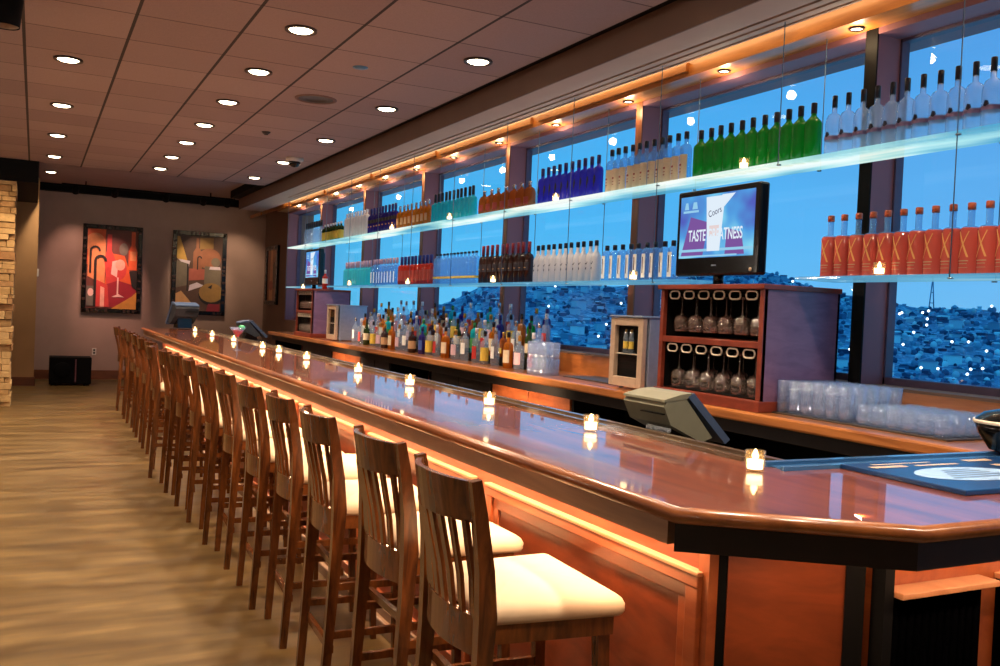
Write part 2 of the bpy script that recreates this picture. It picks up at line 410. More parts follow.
for i in range(len(POSTS)):
    ya = POSTS[i]+.037; yb = (POSTS[i+1] if i+1 < len(POSTS) else 15.6)-.037
    f = MB().box(3.93, 3.985, ya, yb, 1.2, 1.252).box(3.93, 3.985, ya, yb, 2.975, 2.992).box(3.93, 3.985, ya, ya+.012, 1.2, 2.99).box(3.93, 3.985, yb-.012, yb, 1.2, 2.99)
    o = struct('window_%d' % (i+1), f, M['frame'])
    MB().add([(3.96,ya+.01,1.245),(3.96,yb-.01,1.245),(3.96,yb-.01,2.98),(3.96,ya+.01,2.98)],[(0,1,2,3)]).build('pane', M['pane'], o)

# ------------------------------------------------------------------ outside: hillside at dusk
def hillmat():
    m, nt, out = new_mat('dusk_hillside'); p = pbsdf(nt, (.3,.4,.5,1), .9)
    f = noise(nt, texco(nt, (1,1,1.5)), .16, 12, .75, 1.5)
    vo = nt.nodes.new('ShaderNodeTexVoronoi'); vo.inputs['Scale'].default_value = .34; nt.links.new(texco(nt, (1,1,1)), vo.inputs['Vector'])
    sx = nt.nodes.new('ShaderNodeSeparateColor'); nt.links.new(vo.outputs['Color'], sx.inputs[0])
    mx = nt.nodes.new('ShaderNodeMixRGB'); mx.blend_type = 'MULTIPLY'; mx.inputs[0].default_value = .8
    nt.links.new(ramp(nt, f, [(.36, srgb(60,100,140)), (.5, srgb(140,170,200)), (.62, srgb(225,235,245))]), mx.inputs[1])
    nt.links.new(ramp(nt, sx.outputs[0], [(.3, (.3,.36,.46,1)), (.72, (.6,.66,.75,1)), (.86, (1.0,1.0,1.0,1))]), mx.inputs[2])
    nt.links.new(mx.outputs[0], p.inputs['Base Color'])
    nt.links.new(p.outputs[0], out.inputs[0]); return m
M['hill'] = hillmat()
def hill_elev(az, t):
    """height in metres at azimuth az (rad from +Y towards +X), t 0..1 from near to far"""
    crest = 2.2+.55*math.sin(az*11)+.3*math.sin(az*27+1)+.15*math.sin(az*61)
    if az < .46: crest = crest*max(-.6, 1-(.46-az)*14)
    if az > .78: crest -= min(1.0, (az-.78)*5)
    return crest
mb = MB(); vs = []; fs = []; NA, NR = 160, 26
def hill_pt(az, t):
    r = 120+t*480; e = math.radians(-14+(hill_elev(az, t)+14)*(t**.42))
    n = 0
    return Vector((r*math.sin(az), r*math.cos(az), H+r*(math.tan(e)+n)))
for i in range(NR+1):
    for k in range(NA+1): vs.append(hill_pt(-.1+k/NA*1.9, i/NR))
for i in range(NR):
    for k in range(NA): a = i*(NA+1)+k; fs.append((a, a+1, a+NA+2, a+NA+1))
mb.add(vs, fs, 0, True); hill_o = struct('floor.001', mb, M['hill'])
rs = random.Random(11)
hm = [plain('house_wall_%d' % i, c, .8) for i, c in enumerate((srgb(190,205,220), srgb(130,150,175), srgb(235,240,245)))]
hr = plain('house_roof', srgb(120,140,170), .8)
lamp_m = emit('street_lamp_glow', srgb(215,235,255), 5)
hp = []
for i in range(90):
    for _ in range(200):
        az = rs.uniform(.50, 1.08); t = rs.uniform(.12, .92); p = hill_pt(az, t)
        if all((p-q_).length > 13 for q_ in hp): break
    hp.append(p)
    s_ = rs.uniform(.8, 1.3); wd, dp, ht = 2.6*s_, 2.2*s_, 3.4*s_
    b = MB().box(-wd, wd, -dp, dp, -3, ht)
    h = b.build('hillside_house', hm[i % 3]); h.location = p; h.rotation_euler = (0,0,rs.uniform(0, PI))
    tag(h, 'small pale house on the dusk hillside beyond the windows', 'house', 'distant houses on the hillside')
    r_ = MB().prism([(-wd-.4, ht), (wd+.4, ht), (0, ht+1.2*s_)], -dp-.5, dp+.5, 0, Matrix.Rotation(PI/2, 4, 'X')).build('roof', hr, h)
for i in range(100):
    for _ in range(200):
        az = rs.uniform(.47, 1.05); t = rs.uniform(.12, .97); p = hill_pt(az, t)
        if all((p-q_).length > 10 for q_ in hp): break
    s_ = .22+t*.5
    b = MB().lathe([(.001,-s_),(s_*.7,-s_*.7),(s_,0),(s_*.7,s_*.7),(.001,s_)], 8).tube([(0,0,-6),(0,0,-s_)], .06, 5, 1)
    o = b.build('hillside_lamp', [lamp_m, hr]); o.location = p+Vector((0,0,5.2))
    tag(o, 'tiny bright street light glowing on the dark hillside outside', 'street light', 'street lights on the hillside')
p = hill_pt(.905, .98)
o = MB().tube([(-2.5,0,-2),(0,0,20)], .35, 5).tube([(2.5,0,-2),(0,0,20)], .35, 5).tube([(0,0,18),(0,0,27)], .3, 5).tube([(-1.8,0,5),(1.8,0,5)], .25, 5).tube([(-1,0,11),(1,0,11)], .25, 5).build('radio_mast', hr)
o.location = p; tag(o, 'thin lattice radio mast on the hill crest beyond the window', 'mast')

# trees and roofs that cover the hillside, past counting
def coverm():
    m, nt, out = new_mat('hillside_cover'); p = pbsdf(nt, (.3,.4,.5,1), .9, spec=.1)
    g = nt.nodes.new('ShaderNodeNewGeometry')
    nt.links.new(ramp(nt, g.outputs['Random Per Island'], [(0, srgb(40,62,92)), (.45, srgb(84,112,146)), (.72, srgb(150,172,196)), (.9, srgb(236,240,245)), (1, srgb(120,140,160))]), p.inputs['Base Color'])
    nt.links.new(p.outputs[0], out.inputs[0]); return m
mb = MB(); rs = random.Random(31)
for i in range(3600):
    az = rs.uniform(.40, 1.15); t = rs.uniform(.03, 1)**.8; p = hill_pt(az, t); q_ = rs.uniform(.4, 1.0)*(.42+.62*t)
    if rs.random() < .62:
        h_ = 3.2*q_; w_ = 1.9*q_
        mb.lathe([(w_*.5,-1),(w_,h_*.3),(w_*.75,h_*.75),(.01,h_)], 6, p)
    else:
        a_ = rs.uniform(0, PI); Mq = Matrix.Translation(p) @ Matrix.Rotation(a_, 4, 'Z')
        w_, d_, h_ = rs.uniform(1.4,3.6)*q_, rs.uniform(1.2,2.2)*q_, rs.uniform(1.4,2.6)*q_
        mb.box(-w_, w_, -d_, d_, -1.5, h_, 0, 0, Mq)
        mb.prism([(-w_-.2, h_), (w_+.2, h_), (0, h_+.9*q_)], -d_-.2, d_+.2, 0, Mq @ Matrix.Rotation(PI/2, 4, 'X'))
o = mb.build('trees', coverm(), hill_o); o['kind'] = 'stuff'
# ------------------------------------------------------------------ ceiling fixtures
ring_me = MB().lathe([(.098,-.012),(.098,0.004),(.078,0.004),(.072,-.006),(.078,-.012),(.098,-.012)], 24, cap=False).mesh('trim_ring', M['ring'])
lens_me = MB().lathe([(.074,-.004),(.06,-.014),(.03,-.02),(.001,-.022)], 20).mesh('lens', M['lens'])
rows = [('left row of ceiling lights', .165, [3.75,5.57,7.38,9.20,10.98,12.70]),  # each row runs on unseen past the camera, added for fill
        ('middle row of ceiling lights', 1.41, [0.8,2.0,3.25,4.45,5.67,6.87,8.08,9.28,10.46,11.65,12.80]),
        ('right row of ceiling lights', 2.61, [.2,2.0,3.84,5.66,7.46,9.29,11.08,12.73]),
        ('added fill lights over the dining side', -2.2, [0,3,6,9])]  # unseen row added to raise the room's ambient light
WARM = (1,.80,.58)
proto = None
for rn, x, ys in rows:
    for k, y in enumerate(ys):
        which = {'left row of ceiling lights': 'left row above the aisle', 'middle row of ceiling lights': 'middle row above the stools', 'right row of ceiling lights': 'right row beside the soffit', 'added fill lights over the dining side': 'added fill row over the dining side'}[rn]
        lb = 'round recessed downlight, %s from near end, %s' % (ORD[k], which)
        if proto is None:
            proto = thing('ceiling_downlight', lb, 'ceiling light', (x, y, CZ), 0, rn)
            link('trim_ring', ring_me, proto); link('lens', lens_me, proto); q = proto
        else: q = dup(proto, (x, y, CZ), None, lb, rn)
for rn, x, ys in rows:
    for y in ys: spot((x, y, CZ-.035), 170 if x > 0 else 150, WARM, 2.1, .8, .07, name='downlight_lamp')
q = dup(proto, (.165, 15.9, 3.36), None, 'round recessed downlight in the raised ceiling beyond the grid, near the far wall'); 
if 'group' in q: del q['group']
spot((.165, 15.9, 3.32), 120, WARM, 2.1, .8, .07)
o = MB().lathe([(.055,-.004),(.055,.003)], 20).lathe([(.03,-.012),(.045,-.004)], 16).build('sprinkler', plain('blue_grey_cover', srgb(92,130,160), .4), loc=(2.0,6.31,CZ))
tag(o, 'small blue-grey round sprinkler cover in a ceiling tile', 'sprinkler')
o = MB().lathe([(.03,-.02),(.045,0.0)], 16).lathe([(.02,-.03),(.02,-.02)], 12).build('sprinkler', M['hood'], loc=(1.995,9.26,CZ))
tag(o, 'small dark sprinkler head further along the ceiling grid', 'sprinkler')
sr = thing('ceiling_speaker', 'large flush round speaker grille set in a ceiling tile', 'speaker', (2.01,7.5,CZ))
sm = plain('grille_paint', srgb(128,96,86), .8)
MB().lathe([(.17,0),(.17,-.006),(.15,-.010),(.14,-.004)], 32, cap=False).build('rim', sm, sr); MB().lathe([(.145,-.003),(.09,-.006),(.085,-.002),(.001,-.003)], 32, cap=False).build('grille', M['hood'], sr)
sc_ = thing('security_camera', 'white dome security camera with dark bubble under the ceiling', 'camera', (2.64,10.68,CZ))
MB().lathe([(.10,0),(.10,-.03),(.075,-.045)], 24).build('base', M['white'], sc_)
MB().lathe([(.07,-.045),(.065,-.075),(.04,-.10),(.001,-.11)], 24).build('dome', M['blackgloss'], sc_)
# unseen globe lamps on the dining side, added as warm ambient fill
gl_me = MB().lathe([(.001,-.16),(.08,-.14),(.15,-.06),(.16,0),(.14,.08),(.07,.15),(.03,.16)], 20).mesh('globe', emit('fill_globe_glass', (1,.82,.6,1), 3)); cd_me = MB().tube([(0,0,.15),(0,0,.98)], .008, 6).mesh('cord', M['black'])
gp = None
for k, (x, y) in enumerate(((-2.6,-1),(-2.6,2.5),(-2.6,6),(-2.6,9.5),(-4.6,.5),(-4.6,4),(-4.6,7.5),(-4.6,11))):
    lb = 'added unseen white fill globe, %s over the dining tables side' % ORD[k]
    if gp is None: gp = thing('fill_globe', lb, 'pendant lamp', (x,y,2.2), 0, 'added fill globes over the dining side'); link('globe', gl_me, gp); link('cord', cd_me, gp)
    else: dup(gp, (x,y,2.2), None, lb)
    d = bpy.data.lights.new('fill_globe_lamp', 'POINT'); d.energy = 200; d.color = (1,.84,.70); d.shadow_soft_size = .17
    o = bpy.data.objects.new('fill_globe_lamp', d); col.objects.link(o); o.location = (x,y,2.2); gl_ = o
# dark pendant shade at the top-left edge of the view
pd = thing('pendant_lamp', 'black pendant lamp with pale inside at the top left corner', 'pendant lamp', (-.195,5.96,2.985))
MB().lathe([(.075,0),(.09,.16),(.02,.18)], 20, cap=False).build('shade', M['black'], pd)
MB().lathe([(.07,.005),(.083,.155)], 20, cap=False).build('liner', M['mattan'], pd)
MB().tube([(0,0,.175),(0,0,.2)], .008, 6).build('cord', M['black'], pd)
# track light before the far wall
tr = thing('track_light', 'black track rail with five spotlight heads before the far wall', 'track light', (1.7,16.8,3.36))
MB().box(-1.36, 1.42, -.018, .018, -.09, -.06).tube([(-1.0,0,-.06),(-1.0,0,0)], .012, 6).tube([(1.0,0,-.06),(1.0,0,0)], .012, 6).build('rail', M['black'], tr)
for k, x in enumerate((-1.15,-.55,.27,.89,1.3)):
    Mh = Matrix.Translation((x, .05, -.14)) @ Matrix.Rotation(math.radians(50), 4, 'X')
    hd = MB().tube([(x,0,-.09),(x,.02,-.13)], .012, 6).lathe([(.03,.08),(.05,.05),(.055,-.07),(.045,-.06),(.001,-.03)], 16, M=Mh)
    h = hd.build('lamp_head', M['black'], tr)
    MB().lathe([(.04,-.058),(.001,-.056)], 12, M=Mh, cap=False).build('lens', M['lens'], h)
spot((1.2,16.7,3.2), 190, (1,.55,.42), .75, .8, .03, (1.2,17.7,1.75)); spot((2.6,16.7,3.2), 110, (1,.75,.5), .8, .8, .03, (2.68,17.7,1.9))
spot((.55,16.7,3.2), 60, (1,.6,.45), .9, .9, .03, (.6,17.7,2.0)); spot((3.0,16.7,3.2), 60, (1,.75,.5), .9, .9, .03, (3.4,17.7,2.1))

q = dup(proto, (-.9,12.6,CZ), None, 'added unseen downlight brightening the stacked stone column')
spot((-.9,12.6,CZ-.04), 90, (1,.72,.42), 1.9, .8, .06, (-.6,13.3,1.4))  # extra lamp out of view, added to brighten the stone
# ------------------------------------------------------------------ pictures
def flat(pts, d, mi): return pts, d, mi
def picture(name, label, loc, rz, wd, ht, shapes, mats, fw=.075):
    """local: x right, z up, face towards -y"""
    t = thing(name, label, 'picture', loc, rz)
    mb = MB()
    for (x0, x1, z0, z1) in ((-wd/2, wd/2, 0, fw), (-wd/2, wd/2, ht-fw, ht), (-wd/2, -wd/2+fw, fw, ht-fw), (wd/2-fw, wd/2, fw, ht-fw)):
        mb.box(x0, x1, -.05, 0, z0, z1, 0, .006)
    rr = random.Random(5)
    n = int(ht/.07)
    for k in range(n):
        z = k*ht/n
        for s_ in (-1, 1):
            x = s_*(wd/2-fw/2); mb.box(x-fw*.32, x+fw*.32, -.055, -.048, z+.008, z+.05, 1 if rr.random() < .5 else 0)
    n = int(wd/.07)
    for k in range(n):
        x = -wd/2+k*wd/n
        for z in (fw/2, ht-fw/2): mb.box(x+.008, x+.05, -.055, -.048, z-fw*.32, z+fw*.32, 1 if rr.random() < .5 else 0)
    mb.build('frame', [M['blackgloss'], M['framebrown']], t)
    cv = MB().box(-wd/2+fw*.8, wd/2-fw*.8, -.02, 0, fw*.8, ht-fw*.8, 0)
    iw, ih = wd-2*fw, ht-2*fw
    for k, (poly, mi) in enumerate(shapes):
        pts = [(-iw/2+u*iw, fw+v*ih) for u, v in poly]; d = -.0215-.0008*k
        cv.add([(x, d, z) for x, z in pts], [tuple(range(len(pts)))], mi)
    cv.build('canvas', mats, t); return t
def disc(cx, cy, rx, ry, n=20, a0=0, a1=2*PI): return [(cx+rx*math.cos(a0+(a1-a0)*k/n), cy+ry*math.sin(a0+(a1-a0)*k/n)) for k in range(n+(0 if a1-a0 > 6.2 else 1))]
def hook(cx, top, bot, r, w_):
    o_ = [(cx-r-w_/2, bot)]+[(cx+(r+w_/2)*math.cos(a), top+(r+w_/2)*.62*math.sin(a)) for a in [PI-k*PI/8 for k in range(9)]]
    i_ = [(cx+(r-w_/2)*math.cos(a), top+(r-w_/2)*.62*math.sin(a)) for a in [k*PI/8 for k in range(9)]]+[(cx-r+w_/2, bot)]
    return o_+i_
pa = [plain('paint_%d' % i, c, .5, vary=.12, scale=9) for i, c in enumerate((srgb(110,56,48), srgb(222,92,48), srgb(226,140,90), srgb(206,64,60), srgb(240,170,150), srgb(206,140,60), srgb(160,36,50), srgb(40,28,26), srgb(110,100,90), srgb(240,190,180)))]
sh1 = [([(0,0),(1,0),(1,1),(0,1)],0), ([(0,.55),(.32,.5),(.36,1),(0,1)],1), (disc(.16,.82,.2,.13),2), ([(.02,.4),(.36,.3),(.36,.82),(.02,.82)],2),
 ([(.36,.3),(.98,.26),(.74,.68),(.5,.7),(.4,.6)],1), ([(.4,.3),(.62,.3),(.56,.62),(.48,.74),(.48,.94),(.39,.94),(.39,.74),(.34,.62)],3), ([(.82,.5),(.99,.5),(.99,.74),(.95,.82),(.95,.99),(.87,.99),(.87,.82),(.82,.74)],1),
 ([(.85,.62),(.97,.62),(.97,.74),(.85,.74)],2), (disc(.72,.76,.09,.08),8), ([(.36,.02),(.99,.02),(.99,.3),(.62,.36),(.36,.3)],6), ([(.5,.0),(1,.0),(1,.22),(.9,.16)],5), ([(.16,.02),(.46,.02),(.42,.3),(.2,.36)],3),
 (disc(.64,.5,.15,.13),3), ([(.48,.44),(.6,.4),(.62,.62),(.5,.6)],9), (disc(.66,.56,.10,.07),4), ([(.605,.17),(.635,.17),(.635,.4),(.605,.4)],9), ([(.5,.15),(.76,.15),(.64,.19)],9), ([(.28,.02),(.36,.02),(.36,.26),(.28,.28)],4),
 ([(.01,.03),(.17,.03),(.17,.28),(.01,.28)],8), (disc(.09,.2,.06,.05),9), (hook(.16,.72,.44,.09,.04),7), (hook(.27,.6,.02,.1,.05),7), ([(.9,.3),(1,.24),(1,.5),(.84,.48)],7)]
picture('framed_painting', 'framed orange and red cubist painting of a wine glass and bottles', (1.205,Y1,1.18), 0, .975, 1.545, sh1, pa)
pb = [plain('pigment_%d' % i, c, .5, vary=.12, scale=9) for i, c in enumerate((srgb(92,64,52), srgb(196,150,70), srgb(150,92,64), srgb(206,186,196), srgb(168,88,72), srgb(150,112,60), srgb(140,40,52), srgb(30,24,24), srgb(112,98,82), srgb(206,150,100)))]
sh2 = [([(0,0),(1,0),(1,1),(0,1)],0), ([(0,.98),(.06,.98),(.24,.66),(.1,.64),(0,.7)],1), ([(.36,.5),(.36,.78),(.42,.84),(.42,.97),(.48,.97),(.48,.84),(.56,.78),(.56,.5)],2), ([(.5,.82),(.8,.84),(.8,.98),(.5,.98)],5),
 (disc(.72,.7,.26,.14),2), ([(.04,.68),(.3,.66),(.26,.56),(.16,.6)],3), ([(.28,.4),(.62,.42),(.62,.56),(.28,.56)],4), ([(.62,.3),(.98,.3),(.98,.6),(.62,.6)],8), ([(.72,.56),(.98,.56),(.96,.6),(.74,.6)],3),
 (disc(.86,.66,.1,.06),8), ([(0,.3),(.26,.34),(.26,.62),(0,.66)],8), ([(.28,.26),(.62,.34),(.46,.38),(.3,.34)],3), ([(0,.02),(.36,.1),(.12,.26),(0,.22)],9), (disc(.78,.22,.28,.14),7), (disc(.78,.25,.27,.13),5), ([(.68,.0),(.98,.0),(.98,.1),(.72,.1)],6), ([(.7,.32),(.8,.36),(.78,.3)],7), (hook(.5,.7,.55,.04,.025),7), ([(.235,.26),(.265,.26),(.265,.62),(.235,.62)],7)]
picture('framed_painting.001', 'framed brown and ochre cubist still life right of the orange one', (2.685,Y1,1.2), 0, .955, 1.53, sh2, pb)
sh3 = [([(0,0),(1,0),(1,1),(0,1)],2), ([(.2,.0),(.6,.0),(.5,1),(.3,1)],9), ([(.6,.2),(.9,.3),(.8,.8),(.55,.7)],0), (disc(.4,.3,.2,.1),4)]
picture('framed_painting.002', 'tan abstract picture in black frame on the side wall', (3.88,16.93,1.45), PI*1.5, .9, 1.07, sh3, pb)
# thermostat, wall outlet
o = MB().box(.018, .045, 16.45, 16.53, 1.74, 1.86, 0, .004).build('thermostat', M['white']); tag(o, 'white thermostat on the edge of the beige wall', 'thermostat')
o = MB().box(.925, .995, Y1-.012, Y1, .43, .55, 0, .003).box(.945, .975, Y1-.015, Y1-.011, .5, .53, 1).box(.945, .975, Y1-.015, Y1-.011, .45, .48, 1).build('wall_outlet', [M['white'], M['black']]); tag(o, 'white wall outlet above the baseboard right of the black speaker', 'outlet')
# floor speaker
fs_ = thing('floor_speaker', 'black box speaker standing on the floor by the far wall', 'speaker', (.55,16.5,0))
MB().box(-.31,.31,-.1,.35,.03,.46,0,.01).box(-.28,-.2,-.08,-.02,0,.03).box(.2,.28,-.08,-.02,0,.03).box(-.28,-.2,.28,.33,0,.03).box(.2,.28,.28,.33,0,.03).build('cabinet', M['black'], fs_)
MB().box(-.29,.05,-.112,-.1,.05,.44,0,.004).build('grille', M['speaker'], fs_)
MB().box(.065,.085,-.108,-.1,.06,.43).build('trim_strip', M['pink'], fs_)
MB().lathe([(.13,0),(.12,.012),(.05,.004),(.001,.01)], 24, M=Matrix.Translation((-.12,-.112,.25)) @ Matrix.Rotation(PI/2, 4, 'X')).build('woofer', M['speaker'], fs_)

# ------------------------------------------------------------------ the bar
BX = 1.26; BZ = 1.09; YE = 12.9; BW = 1.98
bar = thing('bar_counter', 'long glossy copper-brown wooden bar with lit panelled front', 'bar', (0,0,0))
c1, c2 = (1.26,1.605), (1.676,1.30)
top = [c1, c2, (3.74,1.30), (3.74,2.02), (BW,2.02), (BW,YE), (BX,YE)]
ins = [(1.275,1.612), (1.681,1.315), (3.74,1.315), (3.74,2.02), (BW,2.02), (BW,YE-.015), (1.275,YE-.015)]
MB().prism(ins, 1.055, BZ).build('bar_top', M['bartop'], bar)
def nose(pts, name, m):
    prof = [(0,.0),(-.012,-.003),(-.02,-.012),(-.02,-.024),(-.012,-.034),(.0,-.037)]
    mb = MB(); vs = []; n = len(pts); P_ = [Vector((x,y,0)) for x, y in pts]
    for i, p in enumerate(P_):
        ds = []
        if i > 0: ds.append((p-P_[i-1]).normalized())
        if i < n-1: ds.append((P_[i+1]-p).normalized())
        nn = sum(((Vector((-d.y, d.x, 0))) for d in ds), Vector()).normalized(); k = 1/max(.5, nn.dot(Vector((-ds[0].y, ds[0].x, 0))))
        for (a, z) in prof: vs.append(p-nn*a*k*-1+Vector((0,0,BZ+z)) if False else p+nn*(-a)*-1*k+Vector((0,0,BZ+z)))
    q = len(prof); fs = []
    for i in range(n-1):
        for k in range(q-1): fs.append((i*q+k, i*q+k+1, (i+1)*q+k+1, (i+1)*q+k))
    mb.add(vs, fs, 0, True); return mb.build(name, m, bar)
nose([(3.74,1.315),(1.681,1.315),(1.275,1.612),(1.275,YE-.015)][::-1], 'nosing', M['nosing'])
# apron under the nosing
MB().box(1.285,1.315,1.66,YE-.03,.995,1.056).build('apron', M['apron'], bar)
av = [(1.285,1.635),(1.70,1.335),(3.74,1.335),(3.74,1.365),(1.71,1.365),(1.315,1.66)]
MB().prism(av, .985, 1.056).build('corner_apron', M['apron_shaded'], bar)
MB().prism([(1.31,1.66),(1.71,1.365),(3.74,1.365),(3.74,1.6),(1.86,1.6),(1.54,1.82),(1.54,YE-.03),(1.315,YE-.03)], 1.03, 1.056).build('underside', M['apron_shaded'], bar)
# base: wall of the bar
PX = 1.52
MB().box(PX,1.60,1.80,YE-.05,.0,1.04).build('front_panel_wall', M['panel'], bar)
MB().box(1.60,1.90,1.8,YE-.05,.0,1.04).build('core', M['black'], bar)
# corner post + chamfer face + wing face
MB().box(PX-.012,PX+.03,1.775,1.815,.0,1.04).build('corner_post', M['panelx'], bar)
ang = math.atan2(1.57-1.765, 1.81-1.53)
Mc = Matrix.Translation((1.53,1.765,0)) @ Matrix.Rotation(ang, 4, 'Z')
MB().box(.022,.30,0,.03,.0,1.04,0,0,Mc).build('corner_panel', M['panel'], bar)
MB().box(.0,.34,.012,.05,.0,1.04,0,0,Mc).box(.30,.345,-.008,.03,.0,1.04,0,0,Mc).build('corner_backing', M['black'], bar)
MB().box(1.84,3.74,1.57,1.62,.0,1.04).build('wing_wall', M['panelx'], bar)
for k, (a, b) in enumerate(((1.875,2.235),(2.30,2.66),(2.72,3.08))):
    MB().box(a,b,1.505,1.57,.852,.868,0,.003).build('wing_ledge', M['ledge'], bar)
    mb = MB().box(a+.01,b-.01,1.55,1.572,.0,.853)  # black ribbed panel put where the ledge throws shade
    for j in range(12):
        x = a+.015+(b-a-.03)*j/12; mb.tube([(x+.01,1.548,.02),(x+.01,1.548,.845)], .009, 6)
    mb.build('shade_panel', M['ledge_shade'], bar)
MB().box(1.84,1.872,1.53,1.57,.0,1.04).build('wing_post', M['black'], bar)
# raised panels on the stool side
k = 0; y = 1.80
while y+1.10 < 12.85:
    ya, yb = y, min(y+1.22, 12.83)
    f = MB()
    f.box(PX-.026,PX,ya,yb,.83,.865,0,.004); MB().box(PX-.029,PX,ya-.002,yb+.002,.862,.874,0,.003).build('lit_ledge', M['ledge'], bar)
    f.box(PX-.025,PX,ya,ya+.05,.12,.832,0,.004).box(PX-.025,PX,yb-.05,yb,.12,.832,0,.004).box(PX-.025,PX,ya,yb,.10,.15,0,.004)
    f.box(PX-.014,PX,ya+.05,yb-.05,.79,.832,0,.004).box(PX-.014,PX,ya+.05,ya+.09,.15,.80,0,.004).box(PX-.014,PX,yb-.09,yb-.05,.15,.80,0,.004)
    pn = f.build('panel_moulding', M['panelx'], bar)
    MB().box(PX-.006,PX+.001,ya+.09,yb-.09,.15,.79).build('inset_board', M['panel'], pn)
    y += 1.335; k += 1
MB().box(PX-.035,PX,1.83,12.8,.0,.10,0,.004).box(PX-.06,PX-.03,1.83,12.8,.0,.06,0,.008).build('kick_board', M['apron'], bar)
# drip rail round the bartender side
mb = MB()
for x0, x1, z1 in ((1.885,1.90,.012),(1.90,1.955,.004),(1.955,1.98,.014)):
    mb.box(x0,x1,2.02+(1.98-x1)-.0,YE-.05,BZ-.001,BZ+z1)
mb.build('drip_rail', M['rail'], bar)
blue_rail = wood('wing_drip_rail', srgb(36,66,104), srgb(70,120,170), .25, .4, (.6,5,5), 3)
mb = MB().box(1.885,3.74,1.925,1.94,BZ-.001,BZ+.012).box(1.90,3.74,1.94,1.995,BZ-.001,BZ+.004).box(1.885,3.74,1.995,2.02,BZ-.001,BZ+.014)
mb.build('wing_rail', blue_rail, bar)
ws = thing('underbar_station', 'dark steel underbar work station behind the bar', 'work station', (0,0,0))
MB().box(1.93,2.42,2.05,12.8,.83,.86).box(1.93,2.40,2.05,12.8,.0,.83,1).build('worktop', [M['hood'], M['black']], ws)
MB().lathe([(.17,-.03),(.17,.0),(.15,.0),(.13,-.016),(.001,-.02)], 28, (2.2,3.65,.861)).build('basin', M['blackgloss'], ws)
# LED strips under the bar lip
LED = (1,.66,.40)
area((1.445,7.25,1.026), .02, 10.85, 135, LED)
a_ = area((1.52,1.50,1.022), .02, .3, 4.5, LED, (math.radians(30),0,ang-PI/2))
area((2.6,1.40,1.022), 1.9, .02, 6, LED, (math.radians(25),0,0))

